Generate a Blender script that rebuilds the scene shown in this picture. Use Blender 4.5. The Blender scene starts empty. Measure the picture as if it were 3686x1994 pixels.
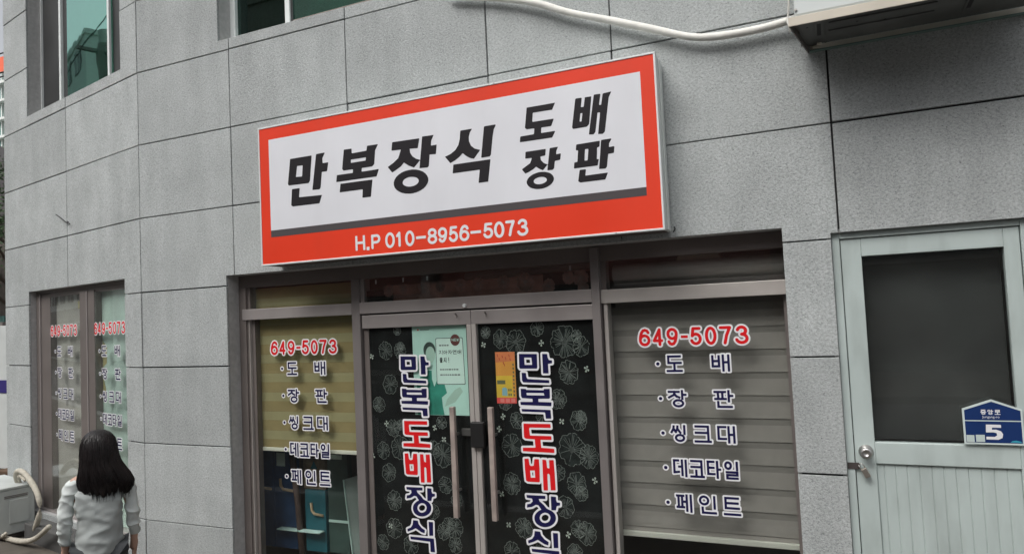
import bpy, math, random, json
import numpy as np
from math import sin, cos, pi, radians, atan2, hypot
from mathutils import Vector, Matrix
random.seed(7)
SC = bpy.context.scene
COL = SC.collection

# ------------------------------------------------------------------ camera
def set_camera():
    cd = bpy.data.cameras.new('camera')
    cd.lens = 24.84; cd.sensor_width = 36.0; cd.sensor_fit = 'HORIZONTAL'
    cd.clip_start = 0.05; cd.clip_end = 2000.0
    co = bpy.data.objects.new('camera', cd); COL.objects.link(co)
    yaw, pitch, roll = radians(24.036), radians(2.941), radians(-2.664)
    f = Vector((-sin(yaw)*cos(pitch), cos(yaw)*cos(pitch), sin(pitch)))
    r = Vector((cos(yaw), sin(yaw), 0)); u = r.cross(f)
    r2 = cos(roll)*r + sin(roll)*u; u2 = -sin(roll)*r + cos(roll)*u
    m = Matrix((r2, u2, -f)).transposed().to_4x4()
    m.translation = Vector((5.0488, -3.9761, 1.7958))
    co.matrix_world = m
    SC.camera = co
set_camera()

# ------------------------------------------------------------------ sky, sun, exposure
SUN_EL, SUN_AZ = radians(52), radians(200)      # azimuth from north (+y), clockwise
w = bpy.data.worlds.new('World'); SC.world = w; w.use_nodes = True
nt = w.node_tree; nt.nodes.clear()
out = nt.nodes.new('ShaderNodeOutputWorld'); bg = nt.nodes.new('ShaderNodeBackground')
sky = nt.nodes.new('ShaderNodeTexSky'); sky.sky_type = 'NISHITA'; sky.sun_disc = False
sky.sun_elevation = SUN_EL; sky.sun_rotation = SUN_AZ
sky.air_density = 1.0; sky.dust_density = 6.0; sky.ozone_density = 1.0
hs = nt.nodes.new('ShaderNodeHueSaturation'); hs.inputs['Saturation'].default_value = 0.22
nt.links.new(sky.outputs[0], hs.inputs['Color']); nt.links.new(hs.outputs[0], bg.inputs['Color'])
bg.inputs['Strength'].default_value = 0.15
nt.links.new(bg.outputs[0], out.inputs['Surface'])
sd = bpy.data.lights.new('sun', 'SUN'); sd.energy = 0.9; sd.angle = radians(40); sd.color = (1.0, 0.985, 0.96)
so = bpy.data.objects.new('sun', sd); COL.objects.link(so)
dirv = Vector((sin(SUN_AZ)*cos(SUN_EL), cos(SUN_AZ)*cos(SUN_EL), sin(SUN_EL)))
so.rotation_euler = dirv.to_track_quat('Z', 'Y').to_euler(); so.location = (0, -8, 12)
SC.view_settings.view_transform = 'Standard'; SC.view_settings.look = 'None'
SC.view_settings.gamma = 1.0; SC.view_settings.use_curve_mapping = False
SC.view_settings.exposure = 0.32
GZ = -0.10                                       # pavement level

# ------------------------------------------------------------------ materials
MATS = {}
def mat(name, color, rough=0.6, metal=0.0, var=0.0, vscale=8.0, bump=0.0, bscale=60.0, spec=0.5, dirt=0.0, dscale=2.5, coat=0.0):
    if name in MATS: return MATS[name]
    m = bpy.data.materials.new(name); m.use_nodes = True; n = m.node_tree; N = n.nodes; L = n.links
    b = N['Principled BSDF']
    c = tuple(color) + (1,)
    b.inputs['Base Color'].default_value = c; b.inputs['Roughness'].default_value = rough
    b.inputs['Metallic'].default_value = metal; b.inputs['Specular IOR Level'].default_value = spec
    b.inputs['Coat Weight'].default_value = coat; b.inputs['Coat Roughness'].default_value = 0.15
    tc = N.new('ShaderNodeTexCoord')
    last = None
    if var > 0 or dirt > 0:
        mixc = None
        if var > 0:
            no = N.new('ShaderNodeTexNoise'); no.inputs['Scale'].default_value = vscale; no.inputs['Detail'].default_value = 6
            L.new(tc.outputs['Object'], no.inputs['Vector'])
            ra = N.new('ShaderNodeValToRGB'); ra.color_ramp.elements[0].position = .3; ra.color_ramp.elements[1].position = .7
            ra.color_ramp.elements[0].color = tuple(x*(1-var) for x in color) + (1,)
            ra.color_ramp.elements[1].color = tuple(min(1, x*(1+var)) for x in color) + (1,)
            L.new(no.outputs['Fac'], ra.inputs['Fac']); last = ra.outputs['Color']
            mr = N.new('ShaderNodeMapRange'); mr.inputs['To Min'].default_value = max(.02, rough-.08); mr.inputs['To Max'].default_value = min(1, rough+.12)
            L.new(no.outputs['Fac'], mr.inputs['Value']); L.new(mr.outputs[0], b.inputs['Roughness'])
        if dirt > 0:
            nd = N.new('ShaderNodeTexNoise'); nd.inputs['Scale'].default_value = dscale; nd.inputs['Detail'].default_value = 8
            mp = N.new('ShaderNodeMapping'); mp.inputs['Scale'].default_value = (1, 1, .25)
            L.new(tc.outputs['Object'], mp.inputs['Vector']); L.new(mp.outputs[0], nd.inputs['Vector'])
            rd = N.new('ShaderNodeValToRGB'); rd.color_ramp.elements[0].position = .5; rd.color_ramp.elements[1].position = .8
            L.new(nd.outputs['Fac'], rd.inputs['Fac'])
            mu = N.new('ShaderNodeMath'); mu.operation = 'MULTIPLY'; mu.inputs[1].default_value = dirt
            L.new(rd.outputs['Color'], mu.inputs[0])
            mx = N.new('ShaderNodeMix'); mx.data_type = 'RGBA'
            L.new(mu.outputs[0], mx.inputs[0])
            if last: L.new(last, mx.inputs[6])
            else: mx.inputs[6].default_value = c
            mx.inputs[7].default_value = (.06, .055, .045, 1)
            last = mx.outputs[2]
        L.new(last, b.inputs['Base Color'])
    if bump > 0:
        nb = N.new('ShaderNodeTexNoise'); nb.inputs['Scale'].default_value = bscale; nb.inputs['Detail'].default_value = 4
        L.new(tc.outputs['Object'], nb.inputs['Vector'])
        bu = N.new('ShaderNodeBump'); bu.inputs['Strength'].default_value = bump; bu.inputs['Distance'].default_value = .004
        L.new(nb.outputs['Fac'], bu.inputs['Height']); L.new(bu.outputs[0], b.inputs['Normal'])
    MATS[name] = m; return m

def stone_mat(name, lo, hi, fleck=1.0):
    if name in MATS: return MATS[name]
    m = bpy.data.materials.new(name); m.use_nodes = True; n = m.node_tree; N = n.nodes; L = n.links
    b = N['Principled BSDF']; b.inputs['Roughness'].default_value = .85; b.inputs['Specular IOR Level'].default_value = .3
    tc = N.new('ShaderNodeTexCoord')
    rot = N.new('ShaderNodeMapping'); rot.inputs['Rotation'].default_value = (0, radians(38), 0); rot.inputs['Scale'].default_value = (1.0, 1.0, 1.35)
    L.new(tc.outputs['Object'], rot.inputs['Vector'])
    fine = N.new('ShaderNodeTexNoise'); fine.inputs['Scale'].default_value = 70; fine.inputs['Detail'].default_value = 4; fine.inputs['Roughness'].default_value = .9
    L.new(rot.outputs[0], fine.inputs['Vector'])
    ra = N.new('ShaderNodeValToRGB'); E = ra.color_ramp.elements
    E[0].position = .34; E[0].color = tuple(lo)+(1,); E[1].position = .66; E[1].color = tuple(hi)+(1,)
    e = E.new(.5); e.color = tuple(a*.42+c*.58 for a, c in zip(lo, hi))+(1,)
    L.new(fine.outputs['Fac'], ra.inputs['Fac'])
    vo = N.new('ShaderNodeTexVoronoi'); vo.inputs['Scale'].default_value = 66; L.new(rot.outputs[0], vo.inputs['Vector'])
    vr = N.new('ShaderNodeValToRGB'); vr.color_ramp.elements[0].position = .02; vr.color_ramp.elements[1].position = .30
    vr.color_ramp.elements[0].color = (.30, .30, .30, 1); vr.color_ramp.elements[1].color = (1, 1, 1, 1)
    L.new(vo.outputs['Distance'], vr.inputs['Fac'])
    # only some of the grains are dark
    g2 = N.new('ShaderNodeTexNoise'); g2.inputs['Scale'].default_value = 30; L.new(tc.outputs['Object'], g2.inputs['Vector'])
    g3 = N.new('ShaderNodeMapRange'); g3.inputs['From Min'].default_value = .45; g3.inputs['From Max'].default_value = .6; g3.inputs['To Max'].default_value = fleck
    L.new(g2.outputs['Fac'], g3.inputs['Value'])
    mul = N.new('ShaderNodeMix'); mul.data_type = 'RGBA'; mul.blend_type = 'MULTIPLY'
    L.new(g3.outputs[0], mul.inputs[0]); L.new(ra.outputs['Color'], mul.inputs[6]); L.new(vr.outputs['Color'], mul.inputs[7])
    # broad mottling and rain streaks
    big = N.new('ShaderNodeTexNoise'); big.inputs['Scale'].default_value = 3.2; big.inputs['Detail'].default_value = 7
    L.new(tc.outputs['Object'], big.inputs['Vector'])
    st = N.new('ShaderNodeTexNoise'); st.inputs['Scale'].default_value = 5; st.inputs['Detail'].default_value = 5
    sm = N.new('ShaderNodeMapping'); sm.inputs['Scale'].default_value = (1.1, 1.1, .3)
    L.new(tc.outputs['Object'], sm.inputs['Vector']); L.new(sm.outputs[0], st.inputs['Vector'])
    ad = N.new('ShaderNodeMath'); ad.operation = 'ADD'; L.new(big.outputs['Fac'], ad.inputs[0]); L.new(st.outputs['Fac'], ad.inputs[1])
    oi = N.new('ShaderNodeObjectInfo')
    a2 = N.new('ShaderNodeMath'); a2.operation = 'MULTIPLY_ADD'; a2.inputs[1].default_value = .35; L.new(oi.outputs['Random'], a2.inputs[0]); L.new(ad.outputs[0], a2.inputs[2])
    mr = N.new('ShaderNodeMapRange'); mr.inputs['From Min'].default_value = .8; mr.inputs['From Max'].default_value = 1.6
    mr.inputs['To Min'].default_value = .83; mr.inputs['To Max'].default_value = 1.13
    L.new(a2.outputs[0], mr.inputs['Value'])
    vm = N.new('ShaderNodeVectorMath'); vm.operation = 'SCALE'; L.new(mul.outputs[2], vm.inputs[0]); L.new(mr.outputs[0], vm.inputs['Scale'])
    L.new(vm.outputs[0], b.inputs['Base Color'])
    bu = N.new('ShaderNodeBump'); bu.inputs['Strength'].default_value = .8; bu.inputs['Distance'].default_value = .006
    L.new(fine.outputs['Fac'], bu.inputs['Height']); L.new(bu.outputs[0], b.inputs['Normal'])
    MATS[name] = m; return m

def glass_mat(name, tint=(.965, .98, .975), refl=.08, rough=.01, gcol=(1, 1, 1), dust=.0, wavy=0.0):
    if name in MATS: return MATS[name]
    m = bpy.data.materials.new(name); m.use_nodes = True; n = m.node_tree; N = n.nodes; L = n.links
    N.remove(N['Principled BSDF']); out = N['Material Output']
    tr = N.new('ShaderNodeBsdfTransparent'); tr.inputs[0].default_value = tuple(tint)+(1,)
    gl = N.new('ShaderNodeBsdfGlossy'); gl.inputs['Roughness'].default_value = rough; gl.inputs['Color'].default_value = tuple(gcol)+(1,)
    lw = N.new('ShaderNodeLayerWeight'); lw.inputs['Blend'].default_value = .5
    pw = N.new('ShaderNodeMath'); pw.operation = 'POWER'; pw.inputs[1].default_value = 4.5; L.new(lw.outputs['Facing'], pw.inputs[0])
    ad = N.new('ShaderNodeMath'); ad.operation = 'MULTIPLY_ADD'; ad.inputs[1].default_value = .9*(1-refl); ad.inputs[2].default_value = refl; ad.use_clamp = True
    L.new(pw.outputs[0], ad.inputs[0])
    mx = N.new('ShaderNodeMixShader'); L.new(ad.outputs[0], mx.inputs[0]); L.new(tr.outputs[0], mx.inputs[1]); L.new(gl.outputs[0], mx.inputs[2])
    last = mx.outputs[0]
    if wavy > 0:
        tc = N.new('ShaderNodeTexCoord'); nz = N.new('ShaderNodeTexNoise'); nz.inputs['Scale'].default_value = 3; L.new(tc.outputs['Object'], nz.inputs['Vector'])
        bu = N.new('ShaderNodeBump'); bu.inputs['Strength'].default_value = wavy; bu.inputs['Distance'].default_value = .01; L.new(nz.outputs['Fac'], bu.inputs['Height'])
        L.new(bu.outputs[0], gl.inputs['Normal'])
    if dust > 0:
        tc = N.new('ShaderNodeTexCoord'); nz = N.new('ShaderNodeTexNoise'); nz.inputs['Scale'].default_value = 4; nz.inputs['Detail'].default_value = 8
        L.new(tc.outputs['Object'], nz.inputs['Vector'])
        mr = N.new('ShaderNodeMapRange'); mr.inputs['From Min'].default_value = .3; mr.inputs['From Max'].default_value = .8
        mr.inputs['To Min'].default_value = dust*.3; mr.inputs['To Max'].default_value = dust
        L.new(nz.outputs['Fac'], mr.inputs['Value'])
        df = N.new('ShaderNodeBsdfDiffuse'); df.inputs[0].default_value = (.5, .5, .47, 1)
        m2 = N.new('ShaderNodeMixShader'); L.new(mr.outputs[0], m2.inputs[0]); L.new(last, m2.inputs[1]); L.new(df.outputs[0], m2.inputs[2]); last = m2.outputs[0]
    L.new(last, out.inputs['Surface'])
    MATS[name] = m; return m

STONE = stone_mat('granite cladding', (.265, .283, .281), (.58, .61, .607))
CORE = mat('joint mortar', (.035, .035, .035), .9)
REVEAL = mat('window reveal stone', (.42, .42, .415), .8, var=.12, vscale=30, bump=.3)
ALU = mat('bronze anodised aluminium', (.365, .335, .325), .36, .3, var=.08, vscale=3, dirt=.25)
ALUD = mat('dark aluminium', (.19, .165, .155), .42, .25, var=.1, vscale=4)
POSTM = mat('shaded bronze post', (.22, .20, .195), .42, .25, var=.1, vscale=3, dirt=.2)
ALUL = mat('pale aluminium', (.43, .40, .375), .42, .2, var=.08, vscale=5)
WHITEF = mat('white painted frame', (.72, .74, .74), .45, var=.04, vscale=6, dirt=.15)
GLASS = glass_mat('shop glass', refl=.017, dust=.007, wavy=.01)
GLASSF = glass_mat('clear side window glass', refl=.04, dust=.04, wavy=.02)
GLASST = glass_mat('transom glass', refl=.045, dust=.025, wavy=.02)
GREEN = glass_mat('green tinted window glass', tint=(.36, .66, .58), refl=.46, gcol=(.52, .82, .735), rough=.015, wavy=.03)
DGREEN = glass_mat('dark green window glass', tint=(.10, .20, .17), refl=.13, gcol=(.55, .8, .72))
DARKP = mat('dark window gap', (.035, .036, .036), .4, var=.2, vscale=3)
NAVY = mat('navy vinyl', (.009, .008, .060), .6, spec=.2)
RED = mat('red vinyl', (.68, .010, .014), .55, spec=.25)
WHITEV = mat('white vinyl', (.80, .80, .82), .45)
BLACKV = mat('black print', (.014, .012, .015), .6, spec=.25)
SRED = mat('orange red sign sheet', (.78, .048, .016), .45, var=.05, vscale=2, spec=.35, dirt=.12, dscale=3)
SWHITE = mat('white sign sheet', (.73, .74, .78), .45, var=.03, vscale=2, spec=.35, dirt=.08, dscale=3)
SGREY = mat('grey sign stripe', (.075, .066, .069), .55, spec=.3)
CAB = mat('pale grey painted cabinet', (.70, .74, .72), .5, var=.05, vscale=5, dirt=.35, dscale=4)

# ------------------------------------------------------------------ mapping and mesh helpers
ANG = radians(12.2)
def W_main(a, z, d): return (a, -d, z)                       # a along the wall, z up, d out of the wall
def W_fac(a, z, d): return (a*cos(ANG)-d*sin(ANG), -a*sin(ANG)-d*cos(ANG), z)
def W_id(x, y, z): return (x, y, z)

class MB:
    def __init__(s, f=W_id): s.v = []; s.f = []; s.m = []; s.map = f
    def add(s, pts, faces, mi=0):
        o = len(s.v); s.v += [s.map(*p) for p in pts]
        for q in faces: s.f.append([o+i for i in q]); s.m.append(mi)
    def box(s, a0, a1, b0, b1, c0, c1, mi=0):
        p = [(a0,b0,c0),(a1,b0,c0),(a1,b1,c0),(a0,b1,c0),(a0,b0,c1),(a1,b0,c1),(a1,b1,c1),(a0,b1,c1)]
        s.add(p, [(0,3,2,1),(4,5,6,7),(0,1,5,4),(1,2,6,5),(2,3,7,6),(3,0,4,7)], mi)
    def poly(s, pts, c0, c1, mi=0):                          # prism of an (a,b) outline between c0 and c1
        n = len(pts); P = [(x, y, c0) for x, y in pts]+[(x, y, c1) for x, y in pts]
        s.add(P, [tuple(range(n))[::-1], tuple(range(n, 2*n))]+[(i, (i+1) % n, n+(i+1) % n, n+i) for i in range(n)], mi)
    def sheet(s, pts, c, mi=0): s.add([(x, y, c) for x, y in pts], [tuple(range(len(pts)))], mi)
    def tube(s, path, r, n=10, mi=0, caps=True, radii=None):  # path already in mapped space coordinates of s.map
        P = [Vector(s.map(*p)) for p in path]; o = len(s.v); k = len(P)
        up = Vector((0, 0, 1))
        for i, p in enumerate(P):
            t = (P[min(i+1, k-1)]-P[max(i-1, 0)]).normalized()
            a = t.cross(up)
            if a.length < .05: a = t.cross(Vector((1, 0, 0)))
            a.normalize(); b = a.cross(t); rr = radii[i] if radii else r
            for j in range(n):
                q = p+a*rr*cos(2*pi*j/n)+b*rr*sin(2*pi*j/n); s.v.append(tuple(q))
        for i in range(k-1):
            for j in range(n):
                s.f.append([o+i*n+j, o+i*n+(j+1) % n, o+(i+1)*n+(j+1) % n, o+(i+1)*n+j]); s.m.append(mi)
        if caps:
            s.f.append([o+j for j in range(n)]); s.m.append(mi)
            s.f.append([o+(k-1)*n+j for j in range(n)][::-1]); s.m.append(mi)
    def build(s, name, mats, parent=None, bevel=0, smooth=False, seg=2):
        me = bpy.data.meshes.new(name); me.from_pydata(s.v, [], s.f); me.update()
        for m in (mats if isinstance(mats, (list, tuple)) else [mats]): me.materials.append(m)
        me.polygons.foreach_set('material_index', s.m)
        if smooth: me.polygons.foreach_set('use_smooth', [True]*len(me.polygons))
        import bmesh
        bm = bmesh.new(); bm.from_mesh(me); bmesh.ops.recalc_face_normals(bm, faces=bm.faces); bm.to_mesh(me); bm.free()
        o = bpy.data.objects.new(name, me); COL.objects.link(o)
        if bevel:
            b = o.modifiers.new('bevel', 'BEVEL'); b.width = bevel; b.segments = seg; b.limit_method = 'ANGLE'; b.angle_limit = radians(40)
        if parent: attach(o, parent)
        return o
def attach(o, p):                 # every location is written in world coordinates
    o.parent = p; o.matrix_parent_inverse = Matrix.Translation(-Vector(p.location))
def tag(o, label=None, cat=None, group=None, kind=None):
    if label: o['label'] = label
    if cat: o['category'] = cat
    if group: o['group'] = group
    if kind: o['kind'] = kind
    return o
def thing(name, loc, label, cat, group=None):
    o = bpy.data.objects.new(name, None); o.empty_display_size = .1; o.location = loc; COL.objects.link(o)
    return tag(o, label, cat, group)
def onebox(name, f, dims, m, parent, bevel=0):
    b = MB(f); b.box(*dims); return b.build(name, m, parent, bevel)

# ------------------------------------------------------------------ lettering: signed distance outlines
def seg_d(px, pz, a, b):
    ax, az = a; bx, bz = b; dx, dz = bx-ax, bz-az; L2 = dx*dx+dz*dz+1e-9
    t = np.clip(((px-ax)*dx+(pz-az)*dz)/L2, 0, 1)
    return np.hypot(px-ax-t*dx, pz-az-t*dz)
def poly_sdf(P, px, pz):
    d = np.full(px.shape, 1e9); ins = np.zeros(px.shape, bool); n = len(P)
    for i in range(n):
        a, b = P[i], P[(i+1) % n]
        d = np.minimum(d, seg_d(px, pz, a, b))
        c = (a[1] > pz) != (b[1] > pz)
        with np.errstate(divide='ignore', invalid='ignore'):
            xx = (b[0]-a[0])*(pz-a[1])/((b[1]-a[1]) if b[1] != a[1] else 1e-9)+a[0]
        ins ^= c & (px < xx)
    return np.where(ins, -d, d)
def box_sdf(a, b, h, px, pz):
    cx, cz = (a[0]+b[0])/2, (a[1]+b[1])/2; L = hypot(b[0]-a[0], b[1]-a[1]); ux, uz = (b[0]-a[0])/max(L, 1e-6), (b[1]-a[1])/max(L, 1e-6)
    if L < 1e-6: ux, uz = 1, 0
    x = np.abs((px-cx)*ux+(pz-cz)*uz)-(L/2+h); z = np.abs(-(px-cx)*uz+(pz-cz)*ux)-h
    return np.minimum(np.maximum(x, z), 0)+np.hypot(np.maximum(x, 0), np.maximum(z, 0))
def field_poly(F, xs, zs, iso, mb, c, mi, sc=.001):
    G = F-iso; nx, nz = len(xs), len(zs); idx = {}
    def vert(key, x, z):
        if key not in idx:
            idx[key] = len(mb.v); mb.v.append(mb.map(x*sc, z*sc, c))
        return idx[key]
    def corner(i, j): return vert((i, j), xs[i], zs[j])
    def edge(i, j, k, l):
        t = G[j, i]/(G[j, i]-G[l, k]); return vert((i, j, k, l) if (i, j) < (k, l) else (k, l, i, j), xs[i]+t*(xs[k]-xs[i]), zs[j]+t*(zs[l]-zs[j]))
    S = G < 0
    for j in range(nz-1):
        i = 0
        while i < nx-1:
            c4 = [(i, j), (i+1, j), (i+1, j+1), (i, j+1)]; q = [S[b, a] for a, b in c4]
            if all(q):
                k = i
                while k < nx-1 and S[j, k] and S[j, k+1] and S[j+1, k] and S[j+1, k+1]: k += 1
                mb.f.append([corner(i, j), corner(k, j), corner(k, j+1), corner(i, j+1)]); mb.m.append(mi); i = k; continue
            if any(q):
                fc = []
                for e in range(4):
                    a, b = c4[e], c4[(e+1) % 4]
                    if q[e]: fc.append(corner(*a))
                    if q[e] != q[(e+1) % 4]: fc.append(edge(a[0], a[1], b[0], b[1]))
                if len(fc) >= 3: mb.f.append(fc); mb.m.append(mi)
            i += 1
def letter(shapes, f, d, mats, parent, halo=0, res=3.0, name='letter', ox=0, oz=0, sc=.001, lift=.0007):
    """shapes in mm: ('+',poly) ('-',poly) ('b',a,b,half) ('r',a,b,half); d = distance out of the wall (m)"""
    P = []
    for s in shapes:
        if s[0] in '+-': P += [(x+ox, z+oz) for x, z in s[1]]
        else: h = s[3]; P += [(s[1][0]+e*h+ox, s[1][1]+e*h+oz) for e in (-1, 1)]+[(s[2][0]+e*h+ox, s[2][1]+e*h+oz) for e in (-1, 1)]
    m = halo+2*res
    x0, x1 = min(p[0] for p in P)-m, max(p[0] for p in P)+m; z0, z1 = min(p[1] for p in P)-m, max(p[1] for p in P)+m
    xs = np.arange(x0, x1+res, res); zs = np.arange(z0, z1+res, res); PX, PZ = np.meshgrid(xs, zs)
    F = np.full(PX.shape, 1e9)
    for s in shapes:
        if s[0] == '+': F = np.minimum(F, poly_sdf([(x+ox, z+oz) for x, z in s[1]], PX, PZ))
        elif s[0] == '-': F = np.maximum(F, -poly_sdf([(x+ox, z+oz) for x, z in s[1]], PX, PZ))
        else:
            a = (s[1][0]+ox, s[1][1]+oz); b = (s[2][0]+ox, s[2][1]+oz)
            F = np.minimum(F, box_sdf(a, b, s[3], PX, PZ) if s[0] == 'b' else seg_d(PX, PZ, a, b)-s[3])
    mb = MB(f)
    if halo: field_poly(F, xs, zs, halo, mb, d, 1, sc)
    field_poly(F, xs, zs, 0, mb, d+(lift if halo else 0), 0, sc)
    me = bpy.data.meshes.new(name); me.from_pydata(mb.v, [], mb.f)
    for q in mats: me.materials.append(q)
    me.polygons.foreach_set('material_index', mb.m); me.update()
    o = bpy.data.objects.new(name, me); COL.objects.link(o)
    if parent: attach(o, parent)
    return o

def arc(cx, cy, rx, ry, a0, a1, n=12):
    return [(cx+rx*cos(radians(a0+(a1-a0)*i/n)), cy+ry*sin(radians(a0+(a1-a0)*i/n))) for i in range(n+1)]
def ring(cx, cy, rx, ry): return arc(cx, cy, rx, ry, 0, 360, 20)
six = [ring(.5, .31, .5, .31), [(.93, .82), (.80, .95), (.58, 1), (.36, .96), (.16, .80), (.05, .58), (0, .34)]]
def flip(g): return [[(1-x, 1-y) for x, y in p] for p in g]
U = {   # centre lines in a unit box; R = rounded digits, B = square strokes
'0': ('R', [ring(.5, .5, .5, .5)]), '1': ('R', [[(.0, .78), (.55, .98), (.6, 1), (.6, 0)]]),
'3': ('R', [arc(.48, .77, .42, .23, 165, -90), arc(.47, .27, .53, .27, 90, -165)]),
'4': ('R', [[(.74, 0), (.74, 1), (0, .26), (1, .26)]]),
'5': ('R', [[(.92, 1), (.2, 1), (.08, .52)], arc(.48, .32, .52, .32, 140, -160)]),
'6': ('R', six), '9': ('R', flip(six)), '7': ('R', [[(0, 1), (1, 1), (.62, .5), (.42, 0)]]),
'8': ('R', [ring(.5, .76, .44, .24), ring(.5, .26, .5, .26)]), '-': ('B', [[(0, .5), (1, .5)]]), '.': ('B', [[(.5, .5), (.5, .5)]]),
'H': ('B', [[(0, 0), (0, 1)], [(1, 0), (1, 1)], [(0, .52), (1, .52)]]), 'P': ('R', [[(0, 0), (0, 1), (.55, 1)]+arc(.6, .72, .4, .28, 90, -90)+[(0, .44)]]),
'N': ('B', [[(0, 0), (0, 1), (1, 0), (1, 1)]]), 'E': ('B', [[(1, 1), (0, 1), (0, 0), (1, 0)], [(0, .5), (.9, .5)]]), 'W': ('B', [[(0, 1), (.25, 0), (.5, .8), (.75, 0), (1, 1)]]),
'도': ('B', [[(.92, 1), (.08, 1), (.08, .55), (.96, .55)], [(.5, .55), (.5, 0)], [(0, 0), (1, 0)]]),
'배': ('B', [[(0, .96), (0, .28), (.4, .28), (.4, .96)], [(0, .64), (.4, .64)], [(.66, 1), (.66, 0)], [(1, 1), (1, 0)], [(.66, .55), (1, .55)]]),
'장': ('B', [[(.0, .95), (.6, .95)], [(.36, .95), (.3, .75), (.0, .58)], [(.34, .8), (.45, .66), (.62, .58)], [(.8, 1), (.8, .5)], [(.8, .76), (1, .76)], ring(.55, .2, .28, .2)]),
'판': ('B', [[(0, .95), (.6, .95)], [(.18, .95), (.2, .5)], [(.44, .95), (.44, .5)], [(.02, .5), (.62, .5)], [(.8, 1), (.8, .36)], [(.8, .7), (1, .7)], [(.18, .3), (.18, 0), (.94, 0)]]),
'씽': ('B', [[(.17, .97), (.15, .8), (.0, .58)], [(.17, .8), (.32, .6)], [(.45, .97), (.43, .8), (.3, .62)], [(.45, .8), (.64, .56)], [(.95, 1), (.95, .48)], ring(.6, .2, .30, .2)]),
'크': ('B', [[(.04, 1), (.86, 1), (.86, .06)], [(.04, .58), (.84, .58)], [(0, 0), (1, 0)]]),
'대': ('B', [[(.46, 1), (0, 1), (0, .22), (.46, .22)], [(.66, 1), (.66, 0)], [(.66, .5), (1, .5)], [(1, 1), (1, 0)]]),
'데': ('B', [[(.36, 1), (0, 1), (0, .22), (.38, .26)], [(.42, .6), (.64, .6)], [(.68, 1), (.68, .06)], [(1, 1), (1, 0)]]),
'코': ('B', [[(.05, 1), (.86, 1), (.86, .1)], [(.05, .62), (.84, .62)], [(.42, .38), (.42, .04)], [(0, 0), (1, 0)]]),
'타': ('B', [[(.48, 1), (0, 1), (0, .22), (.52, .22)], [(.04, .62), (.46, .62)], [(.78, 1), (.78, 0)], [(.78, .52), (1, .52)]]),
'일': ('B', [ring(.24, .8, .24, .2), [(1, 1), (1, .54)], [(.1, .38), (1, .38), (1, .2), (.12, .2), (.12, 0), (1, 0)]]),
'페': ('B', [[(0, .97), (.46, .97)], [(.1, .97), (.1, .25)], [(.36, .97), (.36, .25)], [(0, .25), (.48, .25)], [(.5, .6), (.66, .6)], [(.7, 1), (.7, .04)], [(1, 1), (1, 0)]]),
'인': ('B', [ring(.27, .76, .27, .24), [(.95, 1), (.95, .3)], [(.15, .3), (.15, 0), (1, 0)]]),
'트': ('B', [[(.92, 1), (.08, 1), (.08, .38), (.94, .38)], [(.1, .69), (.88, .69)], [(0, 0), (1, 0)]]),
'지': ('B', [[(.0, .9), (.55, .9)], [(.3, .9), (.27, .5), (.0, .15)], [(.3, .6), (.55, .2)], [(1, 1), (1, 0)]]),
'아': ('B', [ring(.25, .5, .25, .33), [(.74, 1), (.74, 0)], [(.74, .5), (1, .5)]]),
'자': ('B', [[(.0, .9), (.55, .9)], [(.3, .9), (.27, .5), (.0, .15)], [(.3, .6), (.55, .2)], [(.76, 1), (.76, 0)], [(.76, .5), (1, .5)]]),
'연': ('B', [ring(.25, .72, .25, .22), [(.55, .84), (.9, .84)], [(.55, .62), (.9, .62)], [(.9, 1), (.9, .36)], [(.18, .28), (.18, 0), (1, 0)]]),
'애': ('B', [ring(.22, .5, .22, .33), [(.62, 1), (.62, 0)], [(1, 1), (1, 0)], [(.62, .5), (1, .5)]]),
'출': ('B', [[(.35, 1), (.65, 1)], [(.1, .86), (.9, .86)], [(.5, .86), (.15, .66)], [(.5, .86), (.85, .66)], [(0, .54), (1, .54)], [(.15, .36), (.85, .36), (.85, .19), (.15, .19), (.15, 0), (.9, 0)]]),
'시': ('B', [[(.32, .95), (.28, .55), (.0, .15)], [(.32, .6), (.6, .2)], [(1, 1), (1, 0)]]),
'!': ('B', [[(.5, 1), (.5, .35)], [(.5, 0), (.5, 0)]]),
'중': ('B', [[(.1, 1), (.9, 1)], [(.5, 1), (.12, .66)], [(.5, .92), (.88, .66)], [(0, .5), (1, .5)], ring(.5, .17, .34, .17)]),
'앙': ('B', [ring(.25, .78, .25, .2), [(.76, 1), (.76, .42)], [(.76, .72), (1, .72)], ring(.5, .17, .34, .17)]),
'로': ('B', [[(.1, 1), (.9, 1), (.9, .76), (.1, .76), (.1, .52), (.92, .52)], [(.5, .5), (.5, 0)], [(0, 0), (1, 0)]]),
}
def stroke(ch, x0, x1, z0, z1, t):
    mode, P = U[ch]; h = t/2; o = []
    for pl in P:
        q = [(x0+h+x*(x1-x0-t), z0+h+y*(z1-z0-t)) for x, y in pl]
        curved = mode == 'R' or len(pl) > 12
        for a, b in zip(q, q[1:]): o.append(('r' if curved else 'b', a, b, h))
    return o

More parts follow.
